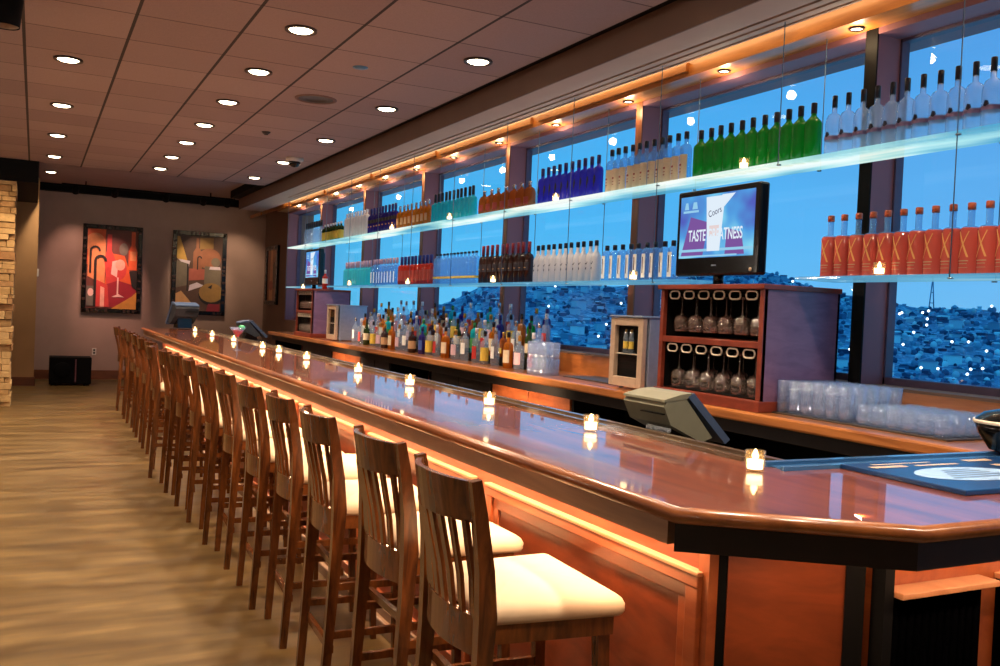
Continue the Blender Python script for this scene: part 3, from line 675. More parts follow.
# ------------------------------------------------------------------ stools
def make_stool(label, loc, rz):
    t = thing('bar_stool', label, 'bar stool', loc, rz, 'bar stools along the bar')
    hw = .205
    for s_ in (-1, 1):
        pts = [(0,0,0),(.016,0,.30),(.031,0,.60),(.035,0,.74),(.027,0,.86),(.006,0,1.0),(-.010,0,1.085)]
        l = MB().sweep([(x, s_*(hw-.004+.006*z), z) for x, _, z in pts], [.026,.03,.034,.036,.034,.03,.028], [.03,.034,.042,.05,.042,.034,.028])
        l.build('leg', M['stool'], t)
        f = MB().sweep([(.405,s_*.195,0),(.392,s_*.19,.35),(.378,s_*.185,.70)], [.024,.03,.036], [.024,.03,.036]); f.build('leg', M['stool'], t)
    # crest rail: curved board between the posts
    mb = MB(); vs = []; fs = []; n = 12
    def bow(u): return -.062*(1-u*u)
    def backx(z): return .027-(z-.86)*.155
    for i in range(n+1):
        u = -1+2*i/n; yy = u*(hw-.008)
        for z, dx in ((.975,-.009),(1.085-.006*abs(u),-.009),(1.085-.006*abs(u),.009),(.975,.009)):
            vs.append((backx(z)+bow(u)+dx, yy, z))
    for i in range(n):
        for k in range(4): fs.append((i*4+k, i*4+(k+1)%4, i*4+4+(k+1)%4, i*4+4+k))
    fs += [(0,1,2,3), (n*4+3,n*4+2,n*4+1,n*4)]
    mb.add(vs, fs, 0); mb.build('crest_rail', M['stool'], t)
    mb = MB(); vs = []; fs = []
    for i in range(n+1):
        u = -1+2*i/n; yy = u*(hw-.01)
        for z, dx in ((.635,-.009),(.735,-.009),(.735,.009),(.635,.009)):
            vs.append((.034+bow(u)*.6+dx, yy, z))
    for i in range(n):
        for k in range(4): fs.append((i*4+k, i*4+(k+1)%4, i*4+4+(k+1)%4, i*4+4+k))
    fs += [(0,1,2,3), (n*4+3,n*4+2,n*4+1,n*4)]
    mb.add(vs, fs, 0); mb.build('lower_rail', M['stool'], t)
    for i in range(8):
        u = -.80+1.60*i/7; yy = u*hw
        MB().sweep([(.034+bow(u)*.6, yy, .73), (.031+bow(u)*.8, yy, .83), (backx(.98)+bow(u), yy, .98)], [.025,.029,.031], .011).build('slat', M['stool'], t)
    # seat frame and cushion
    sf = MB().prism([(.045,-.195),(.40,-.215),(.40,.215),(.045,.195)], .665, .715); sf.build('seat_frame', M['stool'], t)
    def rr(off, w1=.205, w2=.228, x0=.04, x1=.436, r=.032):
        o_ = []
        for cx, cy, a0 in ((x1-r, w2-r, 0), (x0+r, w1-r, PI/2), (x0+r, -(w1-r), PI), (x1-r, -(w2-r), 1.5*PI)):
            for k in range(5):
                a = a0+k*PI/8; o_.append((cx+(r+off)*math.cos(a), cy+(r+off)*math.sin(a)))
        return o_
    mb = MB(); lv = [(-.004,1,.716),(.003,1,.726),(.003,1,.742),(-.006,1,.757),(-.024,1,.769),(-.024,.86,.780),(-.024,.6,.790),(-.024,.3,.794)]; vs = []; fs = []
    for off, k_, z in lv:
        for x, yy in rr(off): vs.append((.24+(x-.24)*k_, yy*k_, z))
    q = 20
    for i in range(len(lv)-1):
        for k in range(q): fs.append((i*q+k, i*q+(k+1)%q, (i+1)*q+(k+1)%q, (i+1)*q+k))
    fs.append(tuple((len(lv)-1)*q+k for k in range(q))); fs.append(tuple(reversed(range(q))))
    mb.add(vs, fs, 0, True); mb.build('seat', M['seat'], t)
    # stretchers
    for s_ in (-1, 1):
        MB().sweep([(.022,s_*.2,.27),(.395,s_*.192,.27)], .018, .026).build('stretcher', M['stool'], t)
        MB().sweep([(.043,s_*.2,.45),(.388,s_*.19,.45)], .018, .026).build('stretcher', M['stool'], t)
    MB().box(.018,.036,-.2,.2,.20,.228).build('stretcher', M['stool'], t)
    MB().box(.395,.415,-.19,.19,.30,.33).build('foot_rest', M['stool'], t)
    MB().box(.045,.063,-.2,.2,.49,.515).build('stretcher', M['stool'], t)
    return t
stools = [(1.0,2.235,-3),(1.03,2.86,0),(1.01,3.50,-3),(1.02,4.14,-3.5),(1.0,4.70,-2.5),(1.01,5.42,-2.5),(.995,5.99,-6),(.99,6.60,-7),(.97,7.12,-4),(.95,7.62,-2),(.93,8.27,-9),
          (1.0,9.1,0),(1.0,9.85,-2),(1.01,10.62,-2),(1.02,11.4,2),(1.02,12.2,-3),(1.01,13.05,-4)]
sp_ = None
for i, (x, y, d) in enumerate(stools):
    lb = 'dark slat-back bar stool with cream seat, %s from near end of the bar' % ORD[i]
    if i == 0: lb = 'nearest dark wooden slat-back bar stool, whole cream seat in view'
    if i == 10: lb = 'dark slat-back bar stool pulled out from the line, eleventh from the near end'
    if i == 16: lb = 'farthest dark slat-back bar stool, at the far end of the bar'
    # local origin: between the rear feet; stool faces +x
    if sp_ is None: sp_ = make_stool(lb, (x-.003, y, 0), math.radians(d))
    else: dup(sp_, (x-.003, y, 0), math.radians(d), lb)

# ------------------------------------------------------------------ votive candles
cup_me = MB().lathe([(.020,0),(.025,.004),(.028,.028),(.028,.060),(.0255,.060),(.0245,.03),(.018,.008),(.001,.007)], 20).mesh('votive_candle', M['votive'])
wax_me = MB().lathe([(.001,.008),(.021,.009),(.023,.034),(.001,.036)], 16).mesh('wax', M['wax'])
fl_me = MB().lathe([(.001,.031),(.008,.038),(.010,.045),(.006,.056),(.001,.064)], 10).mesh('flame', M['flame'])
vproto = None
def votive(loc, label, group):
    global vproto
    if vproto is None:
        o = link('votive_candle', cup_me, None, loc); tag(o, label, 'candle', None); link('wax', wax_me, o); link('flame', fl_me, o); vproto = o
    else: o = dup(vproto, loc, None, label)
    o['group'] = group; return o
for k, y in enumerate((1.94,2.76,3.58,4.53,5.40,6.60,7.45,8.05,9.35,10.6,11.83)):
    x = 1.775 if k else 1.79
    votive((x, y, BZ), 'glowing glass votive candle on the bar top, %s from the near end' % ORD[k], 'votive candles along the bar')

# ------------------------------------------------------------------ back bar counter and cupboards
CZT = 1.055; CX = 3.2
bc = thing('back_bar_counter', 'wooden back bar worktop running under the windows', 'counter', (0,0,0))
MB().box(CX,3.77,2.06,14.2,1.0,CZT,0,.012).build('worktop', M['counter'], bc)
MB().box(CX+.06,3.77,2.06,14.15,.93,1.0).build('under_rail', M['apron_shaded'], bc)
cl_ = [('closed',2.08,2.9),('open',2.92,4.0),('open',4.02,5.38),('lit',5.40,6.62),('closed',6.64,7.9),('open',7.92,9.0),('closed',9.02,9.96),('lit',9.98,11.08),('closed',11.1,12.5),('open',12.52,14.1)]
glow_door = wood('lit_cupboard_door', srgb(150,72,36), srgb(206,116,66), .4, .2, (2,2,5), 2.5)  # warm light on these doors put into a paler orange wood
nlab = {'lit': 'glowing orange wooden cupboard under the back counter, %s', 'open': 'dark open-fronted cupboard bay under the back counter, %s', 'closed': 'dark wooden two-door cupboard under the back counter, %s'}
for kind, a, b in cl_:
    where = 'near end' if a < 2.5 else 'behind the candle row' if kind == 'lit' and a < 7 else 'towards the far end' if kind == 'lit' else 'below the near stemware cabinet' if 3 < a < 4.1 and b < 5.3 and a > 3.5 else None
    if where is None: where = {2.92: 'below the tumbler tray', 4.02: 'below the near wine cooler', 6.64: 'below the near spirit bottles', 7.92: 'below the middle spirit bottles', 9.02: 'below the far spirit bottles', 11.1: 'below the far stemware cabinet', 12.52: 'at the far end'}[a]
    t = thing('base_cupboard', nlab[kind] % where, 'cupboard', (3.3,(a+b)/2,0))
    hw = (b-a)/2
    if kind == 'open':
        MB().box(0,.45,-hw,-hw+.025,0,.93).box(0,.45,hw-.025,hw,0,.93).box(.42,.45,-hw,hw,0,.93).box(0,.45,-hw,hw,0,.08).build('carcass', M['black'], t)
        MB().box(.03,.42,-hw+.025,hw-.025,.5,.53).build('shelf', M['hood'], t)
        MB().box(0,.02,-hw+.0,-hw+.03,.0,.93).build('stile', M['cab'], t)
    else:
        MB().box(.02,.45,-hw,hw,0,.93).build('carcass', M['black'], t)
        for s_ in (-1, 1):
            y0, y1 = (-hw+.01, -.006) if s_ < 0 else (.006, hw-.01)
            d = MB().box(0,.02,y0,y1,.1,.925,0,.004).build('door', glow_door if kind == 'lit' else M['apron_shaded'], t)
            MB().tube([(-.012,-s_*-.04,.62),(-.03,-s_*-.04,.64),(-.03,-s_*-.04,.74),(-.012,-s_*-.04,.76)], .006, 6).build('handle', M['steel'], d)
spot((2.5,6.0,.99), 60, LED, 1.5, .9, .1, (3.3,6.0,.84)); spot((2.5,10.5,.99), 60, LED, 1.5, .9, .1, (3.3,10.5,.86))  # spots without fixtures, added to brighten the orange doors

# ------------------------------------------------------------------ glass shelves + cables
ZU, ZM = 2.345, 1.745      # top faces
CAB_Y = [2.6+1.04*k for k in range(12)]
def shelf(name, label, segs, ztop, m):
    t = thing(name, label, 'shelf', (0,0,0))
    for a, b in segs: MB().box(3.42,3.70,a,b,ztop-.016,ztop,0,.003).build('glass_panel', m, t)
    mb = MB()
    for y in CAB_Y:
        for x in (3.418,3.702):
            if any(a < y < b for a, b in segs): mb.lathe([(.012,-.006),(.012,.0)], 10, (x,y,ztop-.016))
    mb.build('clamp', M['shelfedge'], t); return t
su = shelf('glass_shelf', 'upper edge-lit glass shelf holding the top row of bottles', [(-.6,14.1)], ZU, M['shelfU'])
sm_ = shelf('glass_shelf.001', 'middle glass shelf below the upper one, bottle rows and television level', [(-.6,3.49),(4.38,11.86),(12.76,14.1)], ZM, M['shelfM'])
for i, y in enumerate(CAB_Y):
    for x, wh in ((3.411,'front'),(3.709,'rear')):
        zt = 3.14 if x < 3.6 else 3.022
        zb = ZU-.022 if 3.49 < y < 4.38 or 11.86 < y < 12.76 else ZM-.022
        if x < 3.6: zt = 3.06
        o = MB().tube([(x,y,zb),(x,y,zt)], .0028, 5).build('shelf_cable', M['cable'])
        tag(o, 'thin vertical steel cable holding the glass shelves, %s %s from the near end' % (wh, ORD[i]), 'cable', 'cables holding the glass shelves')
# warm cove light over the fascia + pucks washing the shelves
area((3.49,6.5,3.15), .03, 17, 20, (1,.66,.30), (0, math.radians(-70), 0), name='cove_strip')
pk_ring = MB().lathe([(.04,0),(.04,-.008),(.03,-.01)], 16, cap=False).mesh('trim_ring', M['ring']); pk_lens = MB().lathe([(.032,-.002),(.001,-.004)], 14, cap=False).mesh('lens', M['lens'])
pp = None
for k in range(14):
    y = 1.4+1.01*k; lb = 'small puck light under the window header, %s from the near end' % ORD[k]
    if pp is None:
        pp = thing('puck_light', lb, 'puck light', (3.685,y,3.022), 0, 'puck lights under the window header'); link('trim_ring', pk_ring, pp); link('lens', pk_lens, pp)
    else: dup(pp, (3.685,y,3.022), None, lb)
    d = bpy.data.lights.new('puck_lamp', 'POINT'); d.energy = 3.2; d.color = (1,.72,.40); d.shadow_soft_size = .03
    o = bpy.data.objects.new('puck_lamp', d); col.objects.link(o); o.location = (3.685,y,2.955)

# ------------------------------------------------------------------ bottles
def prof_bottle(h, r, neck_r, body, shoulder, round_=True):
    zb = h*body; zs = h*shoulder
    p = [(r*.85,0),(r,.006),(r,zb)]
    for k in range(1, 6):
        u = k/5
        rr = neck_r+(r-neck_r)*(math.cos(u*PI)*.5+.5 if not round_ else math.sqrt(max(0, 1-u*u))*(1-u*.0))
        p.append((max(neck_r, rr), zb+(zs-zb)*u))
    p.append((neck_r, h-.045 if h > .2 else h*.86)); return p
def bottle_kind(name, body_m, cap_m, label_m, h=.30, r=.036, neck=.013, body=.58, sh=.72, cap=(.045,.014), lab=(.2,.5), round_=True, n=14, extra=None, labw=1.0, arc=2*PI):
    pr = prof_bottle(h, r, neck, body, sh, round_)
    hb = h-cap[0]
    pr[-1] = (neck, hb+.004)
    bm_ = MB().lathe(pr, n).mesh(name, body_m)
    parts = []
    c = MB().lathe([(cap[1],hb),(cap[1],h-.004),(cap[1]*.85,h)], n); parts.append(('cap', c.mesh('cap', cap_m)))
    if label_m is not None:
        l = MB(); z0, z1 = h*lab[0], h*lab[1]
        if arc > 6: l.lathe([(r+.0008,z0),(r+.0008,z1)], n, cap=False)
        else:
            vs = []; fs = []; k_ = 8
            for i in range(k_+1):
                a = PI-arc/2+arc*i/k_
                vs += [((r+.001)*math.cos(a),(r+.001)*math.sin(a),z0), ((r+.001)*math.cos(a),(r+.001)*math.sin(a),z1)]
            for i in range(k_): fs.append((2*i,2*i+2,2*i+3,2*i+1))
            l.add(vs, fs, 0, True)
        parts.append(('label', l.mesh('label', label_m)))
    if extra:
        for nm, me in extra: parts.append((nm, me))
    return bm_, parts
def wrap(polys, r, m, name):
    """flat polygons (offset along the girth, z) wrapped on the side facing -x"""
    b = bmesh.new()
    for poly in polys: b.faces.new([b.verts.new((u, 0, z)) for u, z in poly])
    for k in range(-9, 10):
        bmesh.ops.bisect_plane(b, geom=b.verts[:]+b.edges[:]+b.faces[:], plane_co=(k*.006+.0005,0,0), plane_no=(1,0,0))
    b.verts.index_update(); mb = MB(); rr = r+.0012
    mb.add([(-rr*math.cos(v.co.x/r), -rr*math.sin(v.co.x/r), v.co.z) for v in b.verts], [[v.index for v in f.verts] for f in b.faces]); b.free()
    return mb.mesh(name, m)
def put_bottle(kind, loc, label, group, rz=0):
    me, parts, first = kind[0], kind[1], kind[2]
    if first[0] is None:
        o = link(me.name, me, None, loc); o.rotation_euler = (0,0,rz); tag(o, label, 'bottle', group)
        for nm, pm in parts: link(nm, pm, o)
        first[0] = o; return o
    return dup(first[0], loc, rz, label, group)
def K(*a, **k):
    b, p = bottle_kind(*a, **k); return (b, p, [None])
G = lambda n, c, tint, f, tr=.55: glassy(n, tint, c, f, 1.5, .03, tr)
g_clear = G('clear_bottle_glass', srgb(215,230,250), (.9,.96,1,1), .22)
g_clear2 = G('blue_tinted_glass', srgb(150,205,250), (.7,.88,1,1), .3)
g_lit = G('lit_clear_glass', srgb(225,238,255), (.82,.93,1,1), .28)  # whiter body: light on these bottles put into the glass
g_frost = G('frosted_bottle_glass', srgb(236,228,222), (.9,.92,1,1), .82, .45)
g_green = G('green_bottle_glass', srgb(22,158,62), (.08,.75,.12,1), .7)
g_teal = G('teal_bottle_glass', srgb(36,206,216), (.15,.85,.9,1), .65)
g_blue = G('royal_blue_glass', srgb(66,70,206), (.12,.14,.85,1), .75)
g_indigo = G('indigo_glass', srgb(58,46,140), (.15,.12,.7,1), .75)
g_amber = G('amber_glass', srgb(212,130,40), (.9,.5,.12,1), .6)
g_amber2 = G('dark_amber_glass', srgb(186,104,48), (.8,.4,.12,1), .65)
g_red = G('red_bottle_glass', srgb(214,60,44), (.9,.12,.08,1), .75)
g_brown = G('brown_bottle_glass', srgb(72,40,36), (.3,.12,.1,1), .8)
g_aqua = G('aqua_bottle_glass', srgb(90,226,226), (.35,.9,.95,1), .5)
g_orange = G('coral_bottle_glass', srgb(218,94,80), (.95,.35,.22,1), .9, .3)
g_olive = G('olive_bottle_glass', srgb(60,84,40), (.25,.45,.1,1), .7)
PLm = lambda n, c, r=.5: plain(n, c, r, vary=.08, scale=40)
c_black = PLm('black_cap', srgb(26,24,34), .35); c_silver = plain('silver_cap', srgb(190,190,200), .25, .9); c_pink = PLm('pale_pink_cap', srgb(206,160,176)); c_red = PLm('red_cap', srgb(150,40,50), .4)
c_navy = PLm('navy_cap', srgb(44,40,110), .35); c_cork = PLm('orange_cork', srgb(200,96,60)); c_white = PLm('white_cap', srgb(220,215,220)); c_gold = plain('gold_cap', srgb(200,150,70), .3, .7); c_green = PLm('green_cap', srgb(40,120,60))
l_cream = PLm('cream_label', srgb(222,202,170)); l_white = PLm('white_label', srgb(232,230,226)); l_yellow = PLm('yellow_label', srgb(214,180,70)); l_dark = PLm('dark_label', srgb(34,26,40)); l_tan = PLm('tan_label', srgb(190,150,110)); l_red = PLm('red_label', srgb(176,44,40)); l_pink = PLm('pink_label', srgb(206,170,180)); l_green = PLm('green_label', srgb(56,130,60)); l_blue = PLm('blue_label', srgb(60,90,170)); l_rust = PLm('rust_label', srgb(150,50,44)); l_gold = PLm('gold_label', srgb(226,160,90)); l_black = PLm('ink', srgb(16,14,20))

# emblem wraps
bat = wrap([[(-.004,.085),(.004,.085),(.010,.10),(.016,.125),(.012,.15),(.004,.158),(-.003,.15),(-.010,.135),(-.014,.11)], [(-.016,.08),(-.006,.07),(.006,.078),(.002,.084)]], .0375, l_black, 'emblem')
xs_ = []
for (a, b) in (((-.022,.185),(.020,.075)), ((.022,.185),(-.026,.072))):
    w_ = .0042 if a[0] < 0 else .0022; xs_.append([(a[0]-w_,a[1]),(a[0]+w_,a[1]),(b[0]+w_,b[1]),(b[0]-w_,b[1])])
xmark = wrap(xs_, .0418, l_gold, 'emblem')
xtext = wrap([[(-.024,.058+.0),(.024,.058),(.024,.062),(-.024,.062)], [(-.020,.046),(.020,.046),(.020,.049),(-.020,.049)], [(-.022,.030),(.022,.030),(.022,.032),(-.022,.032)]], .0418, l_tan, 'small_print')
script = wrap([[(-.014,.12),(-.006,.135),(.004,.13),(.014,.145),(.016,.14),(.005,.122),(-.004,.127)], [(-.006,.09),(.0,.105),(.008,.10),(.004,.085)]], .0375, l_dark, 'emblem')
vline = wrap([[(-.004,.05),(.004,.05),(.004,.155),(-.004,.155)]], .0365, l_dark, 'small_print')
band = MB().lathe([(.0430,.085),(.0430,.105)], 14, cap=False).mesh('band', PLm('mauve_band', srgb(140,110,140)))
fish = wrap([[(-.012,.105),(.0,.098),(.014,.108),(.010,.122),(-.004,.126)]], .0432, l_dark, 'emblem')
dots = wrap([[(-.012,.09),(.012,.09),(.012,.105),(-.012,.105)], [(-.012,.14),(.012,.14),(.012,.152),(-.012,.152)]], .0375, l_rust, 'small_print')
yband = MB().lathe([(.0358,.055),(.0358,.075)], 14, cap=False).mesh('band', l_yellow)
tanprint = wrap([[(-.010,.10),(.010,.10),(.010,.112),(-.010,.112)], [(-.008,.06),(.008,.06),(.008,.066),(-.008,.066)], [(-.010,.08),(.010,.08),(.010,.084),(-.010,.084)]], .0385, l_rust, 'small_print')

KU = {
 'U1': K('clear_black_cap_bottle', g_clear, c_black, None, h=.33, r=.036, cap=(.085,.018), body=.55, sh=.7),
 'U2': K('green_label_bottle', g_olive, c_white, l_yellow, h=.25, r=.042, cap=(.03,.014), body=.6, sh=.8, lab=(.12,.55)),
 'U3': K('frosted_clear_bottle', g_frost, c_white, None, h=.325, r=.038, cap=(.035,.014), body=.7, sh=.82),
 'U4': K('indigo_bottle', g_indigo, c_navy, l_dark, h=.315, r=.042, cap=(.06,.015), body=.6, sh=.74, lab=(.42,.55), extra=[('emblem', wrap([[(-.02,.085),(.02,.085),(.02,.10),(-.02,.10)]], .043, l_gold, 'emblem'))]),
 'U5': K('amber_bottle', g_amber, c_silver, l_tan, h=.265, r=.040, cap=(.045,.014), body=.58, sh=.75, lab=(.2,.48), arc=1.6),
 'U6': K('teal_bottle', g_teal, c_black, None, h=.30, r=.039, cap=(.085,.014), body=.58, sh=.68),
 'U7': K('stout_amber_bottle', g_amber2, c_silver, l_rust, h=.225, r=.050, cap=(.035,.015), body=.52, sh=.80, lab=(.16,.42), arc=1.8),
 'U8': K('royal_blue_bottle', g_blue, c_navy, None, h=.30, r=.0365, cap=(.06,.0145), body=.62, sh=.74, extra=[('emblem', bat)]),
 'U9': K('tan_label_bottle', g_clear2, c_black, l_cream, h=.315, r=.0375, cap=(.045,.0155), body=.62, sh=.76, lab=(.06,.54), arc=2.4, extra=[('small_print', tanprint)]),
 'U10': K('green_bottle', g_green, c_black, None, h=.30, r=.0435, cap=(.055,.0155), body=.64, sh=.80, round_=False),
 'U11': K('clear_banded_bottle', g_lit, c_black, None, h=.31, r=.042, cap=(.06,.013), body=.52, sh=.72, extra=[('band', band), ('emblem', fish)]),
 'M1': K('aqua_bottle', g_aqua, c_pink, None, h=.30, r=.042, cap=(.075,.017), body=.62, sh=.72),
 'M2': K('pale_blue_bottle', g_clear2, c_pink, l_white, h=.305, r=.040, cap=(.06,.015), body=.66, sh=.77, lab=(.1,.5), arc=.7),
 'M3': K('red_bottle', g_red, c_navy, l_rust, h=.305, r=.040, cap=(.085,.0165), body=.62, sh=.70, lab=(.15,.5), extra=[('emblem', dots)]),
 'M4': K('yellow_band_bottle', g_clear2, c_black, None, h=.30, r=.035, cap=(.018,.014), body=.74, sh=.86, extra=[('band', yband)]),
 'M5': K('brown_red_cap_bottle', g_brown, c_red, l_dark, h=.335, r=.038, cap=(.085,.0145), body=.58, sh=.72, lab=(.3,.5), arc=2, extra=[('small_print', wrap([[(-.014,.12),(.014,.12),(.014,.126),(-.014,.126)]], .0392, l_tan, 'small_print'))]),
 'M6': K('frosted_white_bottle', g_frost, c_black, None, h=.295, r=.0365, cap=(.04,.0145), body=.58, sh=.78, round_=False, extra=[('emblem', script)]),
 'M7': K('white_label_bottle', g_clear2, c_black, l_white, h=.25, r=.0355, cap=(.035,.0155), body=.72, sh=.86, lab=(.08,.70), arc=1.1, extra=[('small_print', vline)]),
 'M8': K('coral_bottle', g_clear2, c_cork, None, h=.31, r=.0385, neck=.0145, cap=(.03,.0165), body=.62, sh=.68, extra=[('emblem', xmark), ('small_print', xtext)]),
}
# coral wrap of the orange bottles (solid sleeve up to the shoulder)
sl = MB().lathe([(.0415,.004),(.0415,.195),(.036,.202)], 14, cap=False).mesh('sleeve', g_orange)
KU['M8'][1].append(('sleeve', sl))
desc = {'U1': ('clear bottle with long black cap', 'far end of top shelf'), 'U2': ('short green bottle with yellow label', 'top shelf'), 'U3': ('frosted white bottle', 'top shelf'), 'U4': ('indigo bottle with gold mark', 'top shelf'),
 'U5': ('amber bottle with silver cap', 'top shelf'), 'U6': ('teal bottle with tall black cap', 'top shelf'), 'U7': ('stout amber bottle', 'top shelf'), 'U8': ('royal blue bottle with black emblem', 'top shelf'), 'U9': ('clear bottle with tan label', 'top shelf'),
 'U10': ('bright green bottle with black cap', 'top shelf'), 'U11': ('clear banded bottle with black cap', 'right end of top shelf'), 'M1': ('aqua bottle with pink cap', 'middle shelf'), 'M2': ('pale blue bottle with pink cap', 'middle shelf'), 'M3': ('red bottle with navy cap', 'middle shelf'),
 'M4': ('blue bottle with yellow band', 'middle shelf'), 'M5': ('dark brown bottle with red cap', 'middle shelf'), 'M6': ('frosted white bottle with black cap', 'middle shelf'), 'M7': ('clear bottle with narrow white label', 'middle shelf'), 'M8': ('orange corked bottle marked X', 'right of television')}
# (kind, shelf z, y far, y near, count)
runs = [('U1',ZU,13.45,12.65,8),('U2',ZU,12.48,11.72,7),('U3',ZU,11.48,10.68,8),('U4',ZU,10.52,9.70,9),('U5',ZU,9.55,8.72,8),('U6',ZU,8.55,7.66,11),('U7',ZU,7.42,6.58,7),('U8',ZU,6.38,5.56,10),('U9',ZU,5.40,4.58,11),('U10',ZU,4.44,3.54,11),('U11',ZU,3.40,2.20,15),
        ('M1',ZM,11.42,10.50,10),('M2',ZM,10.34,9.58,9),('M3',ZM,9.43,8.60,9),('M4',ZM,8.44,7.54,12),('M5',ZM,7.40,6.54,10),('M6',ZM,6.40,5.54,11),('M7',ZM,5.40,4.56,10),('M8',ZM,3.385,2.27,14)]
for kd, z, ya, yb, n in runs:
    a, b = desc[kd]
    for i in range(n):
        y = ya+(yb-ya)*i/(n-1)
        put_bottle(KU[kd], (3.545+random.uniform(-.004,.004), y, z), '%s, %s from left, %s' % (a, ORD[i], b), '%s row, %s' % (a, b), random.uniform(-.08,.08))
ko = K('ornate_red_bottle', g_red, c_white, l_white, h=.26, r=.036, cap=(.05,.015), lab=(.3,.55)); put_bottle(ko, (3.45,12.05,1.70), 'lone red and white bottle beside the far television', None)
# votives on the shelves
for k, (x, y, z, lb) in enumerate(((3.455,9.55,ZU,'small glowing votive on the top shelf before the indigo bottles'),(3.455,7.98,ZU,'small glowing votive on the top shelf before the teal bottles'),(3.455,6.0,ZU,'small glowing votive on the top shelf before the royal blue bottles'),(3.455,3.95,ZU,'small glowing votive on the top shelf before the green bottles'),
     (3.455,11.0,ZM,'small glowing votive on the middle shelf before the aqua bottles'),(3.455,9.0,ZM,'small glowing votive on the middle shelf before the red bottles'),(3.455,7.0,ZM,'small glowing votive on the middle shelf before the brown bottles'),(3.455,4.95,ZM,'small glowing votive on the middle shelf before the white label bottles'),(3.455,3.0,ZM,'small glowing votive on the middle shelf before the orange bottles'),(3.275,12.5,1.70,'small glowing votive before the far television'))):
    votive((x, y, z), lb, 'votive candles on the shelves')

# ------------------------------------------------------------------ stemware cabinets, televisions, wine coolers
bowl_me = MB().lathe([(.012,-.103),(.030,-.110),(.040,-.125),(.043,-.148),(.040,-.185),(.036,-.20),(.0345,-.199),(.0385,-.185),(.0412,-.148),(.038,-.127),(.029,-.112),(.001,-.106)], 16).mesh('wine_glass', M['wine'])
stem_me = MB().lathe([(.004,-.006),(.0035,-.06),(.005,-.092),(.012,-.104)], 8).mesh('stem', M['wine'])
foot_me = MB().lathe([(.034,0),(.034,-.0025),(.006,-.007)], 16).mesh('foot', M['wine'])
wproto = [None]
def wine_glass(loc, label, group, sc=1):
    if wproto[0] is None:
        o = link('wine_glass', bowl_me, None, loc); tag(o, label, 'wine glass', group); link('stem', stem_me, o); link('foot', foot_me, o); wproto[0] = o
    else: o = dup(wproto[0], loc, None, label, group)
    o.scale = (sc,sc,sc); return o
def stem_cabinet(name, label, ya, yb, where, cols, deep):
    t = thing(name, label, 'cabinet', (3.25,(ya+yb)/2,CZT)); hw = (yb-ya)/2; D = .515
    c = MB().box(.0,D,-hw,-hw+.022,.05,.62,1).box(.0,D,hw-.022,hw,.05,.62,1).box(D-.015,D,-hw,hw,.05,.62,2)
    c.build('carcass', [M['cab'], M['cabside'], M['black']], t)
    for s_ in (-1, 1): MB().box(-.004,.02,s_*(hw-.015)-.015,s_*(hw-.015)+.015,.05,.62).build('stile', M['cab'], t)
    MB().box(-.022,D,-hw-.012,hw+.012,0,.055,0,.004).build('base_board', M['cab'], t)
    MB().box(-.022,D,-hw-.015,hw+.015,.618,.645,0,.004).build('top_board', M['cab'], t)
    MB().box(.0,D-.015,-hw+.022,hw-.022,.318,.352,0,.003).build('shelf', M['cab'], t)
    MB().box(.03,D-.02,-hw+.023,hw-.023,.0555,.060).box(.022,D-.016,-hw+.0225,-hw+.026,.06,.617).box(.022,D-.016,hw-.026,hw-.0225,.06,.617).box(.022,D-.016,-hw+.026,hw-.026,.612,.6175).build('liner', M['black'], t)
    pitch = (yb-ya-.09)/cols
    for lev, zz in ((0,.588),(1,.288)):
        for k in range(cols):
            yy = -hw+.045+pitch*(k+.5); ww = pitch*.34; hh = .021
            ring = []
            for cx, cz, a0 in ((ww-hh, 0, -PI/2), (-(ww-hh), 0, PI/2)):
                for j in range(6): a = a0+j*PI/5; ring.append((.012, yy+cx+hh*math.cos(a), zz+hh*math.sin(a)))
            r_ = MB().tube(ring, .0048, 6, closed=True).tube([(.012,yy-ww,zz),(D-.03,yy-ww,zz)], .002, 5, 1).tube([(.012,yy+ww,zz),(D-.03,yy+ww,zz)], .002, 5, 1)
            r_.build('hanging_rail', [M['chrome'], M['black']], t)
    ly = (ya+yb)/2
    for lev, zz, nm in ((0,.578,'upper'),(1,.278,'lower')):
        for k in range(cols):
            for d in range(deep):
                yy = ly-hw+.045+pitch*(k+.5); xx = 3.25+.06+d*.125
                wine_glass((xx, yy+(.008 if d % 2 else -.008), CZT+zz), 'hanging wine glass, %s from right, %s deep, %s level of %s cabinet' % (ORD[k], ORD[d], nm, where), 'wine glasses hanging in the %s cabinet' % where, 1.05 if lev else .98)
    return t
stem_cabinet('stemware_cabinet', 'cherry wood stemware cabinet under the near television, wine glasses hanging inside', 3.51, 4.36, 'near', 6, 3)
stem_cabinet('stemware_cabinet.001', 'far dark wooden stemware cabinet under the distant television', 11.9, 12.72, 'far', 6, 2)

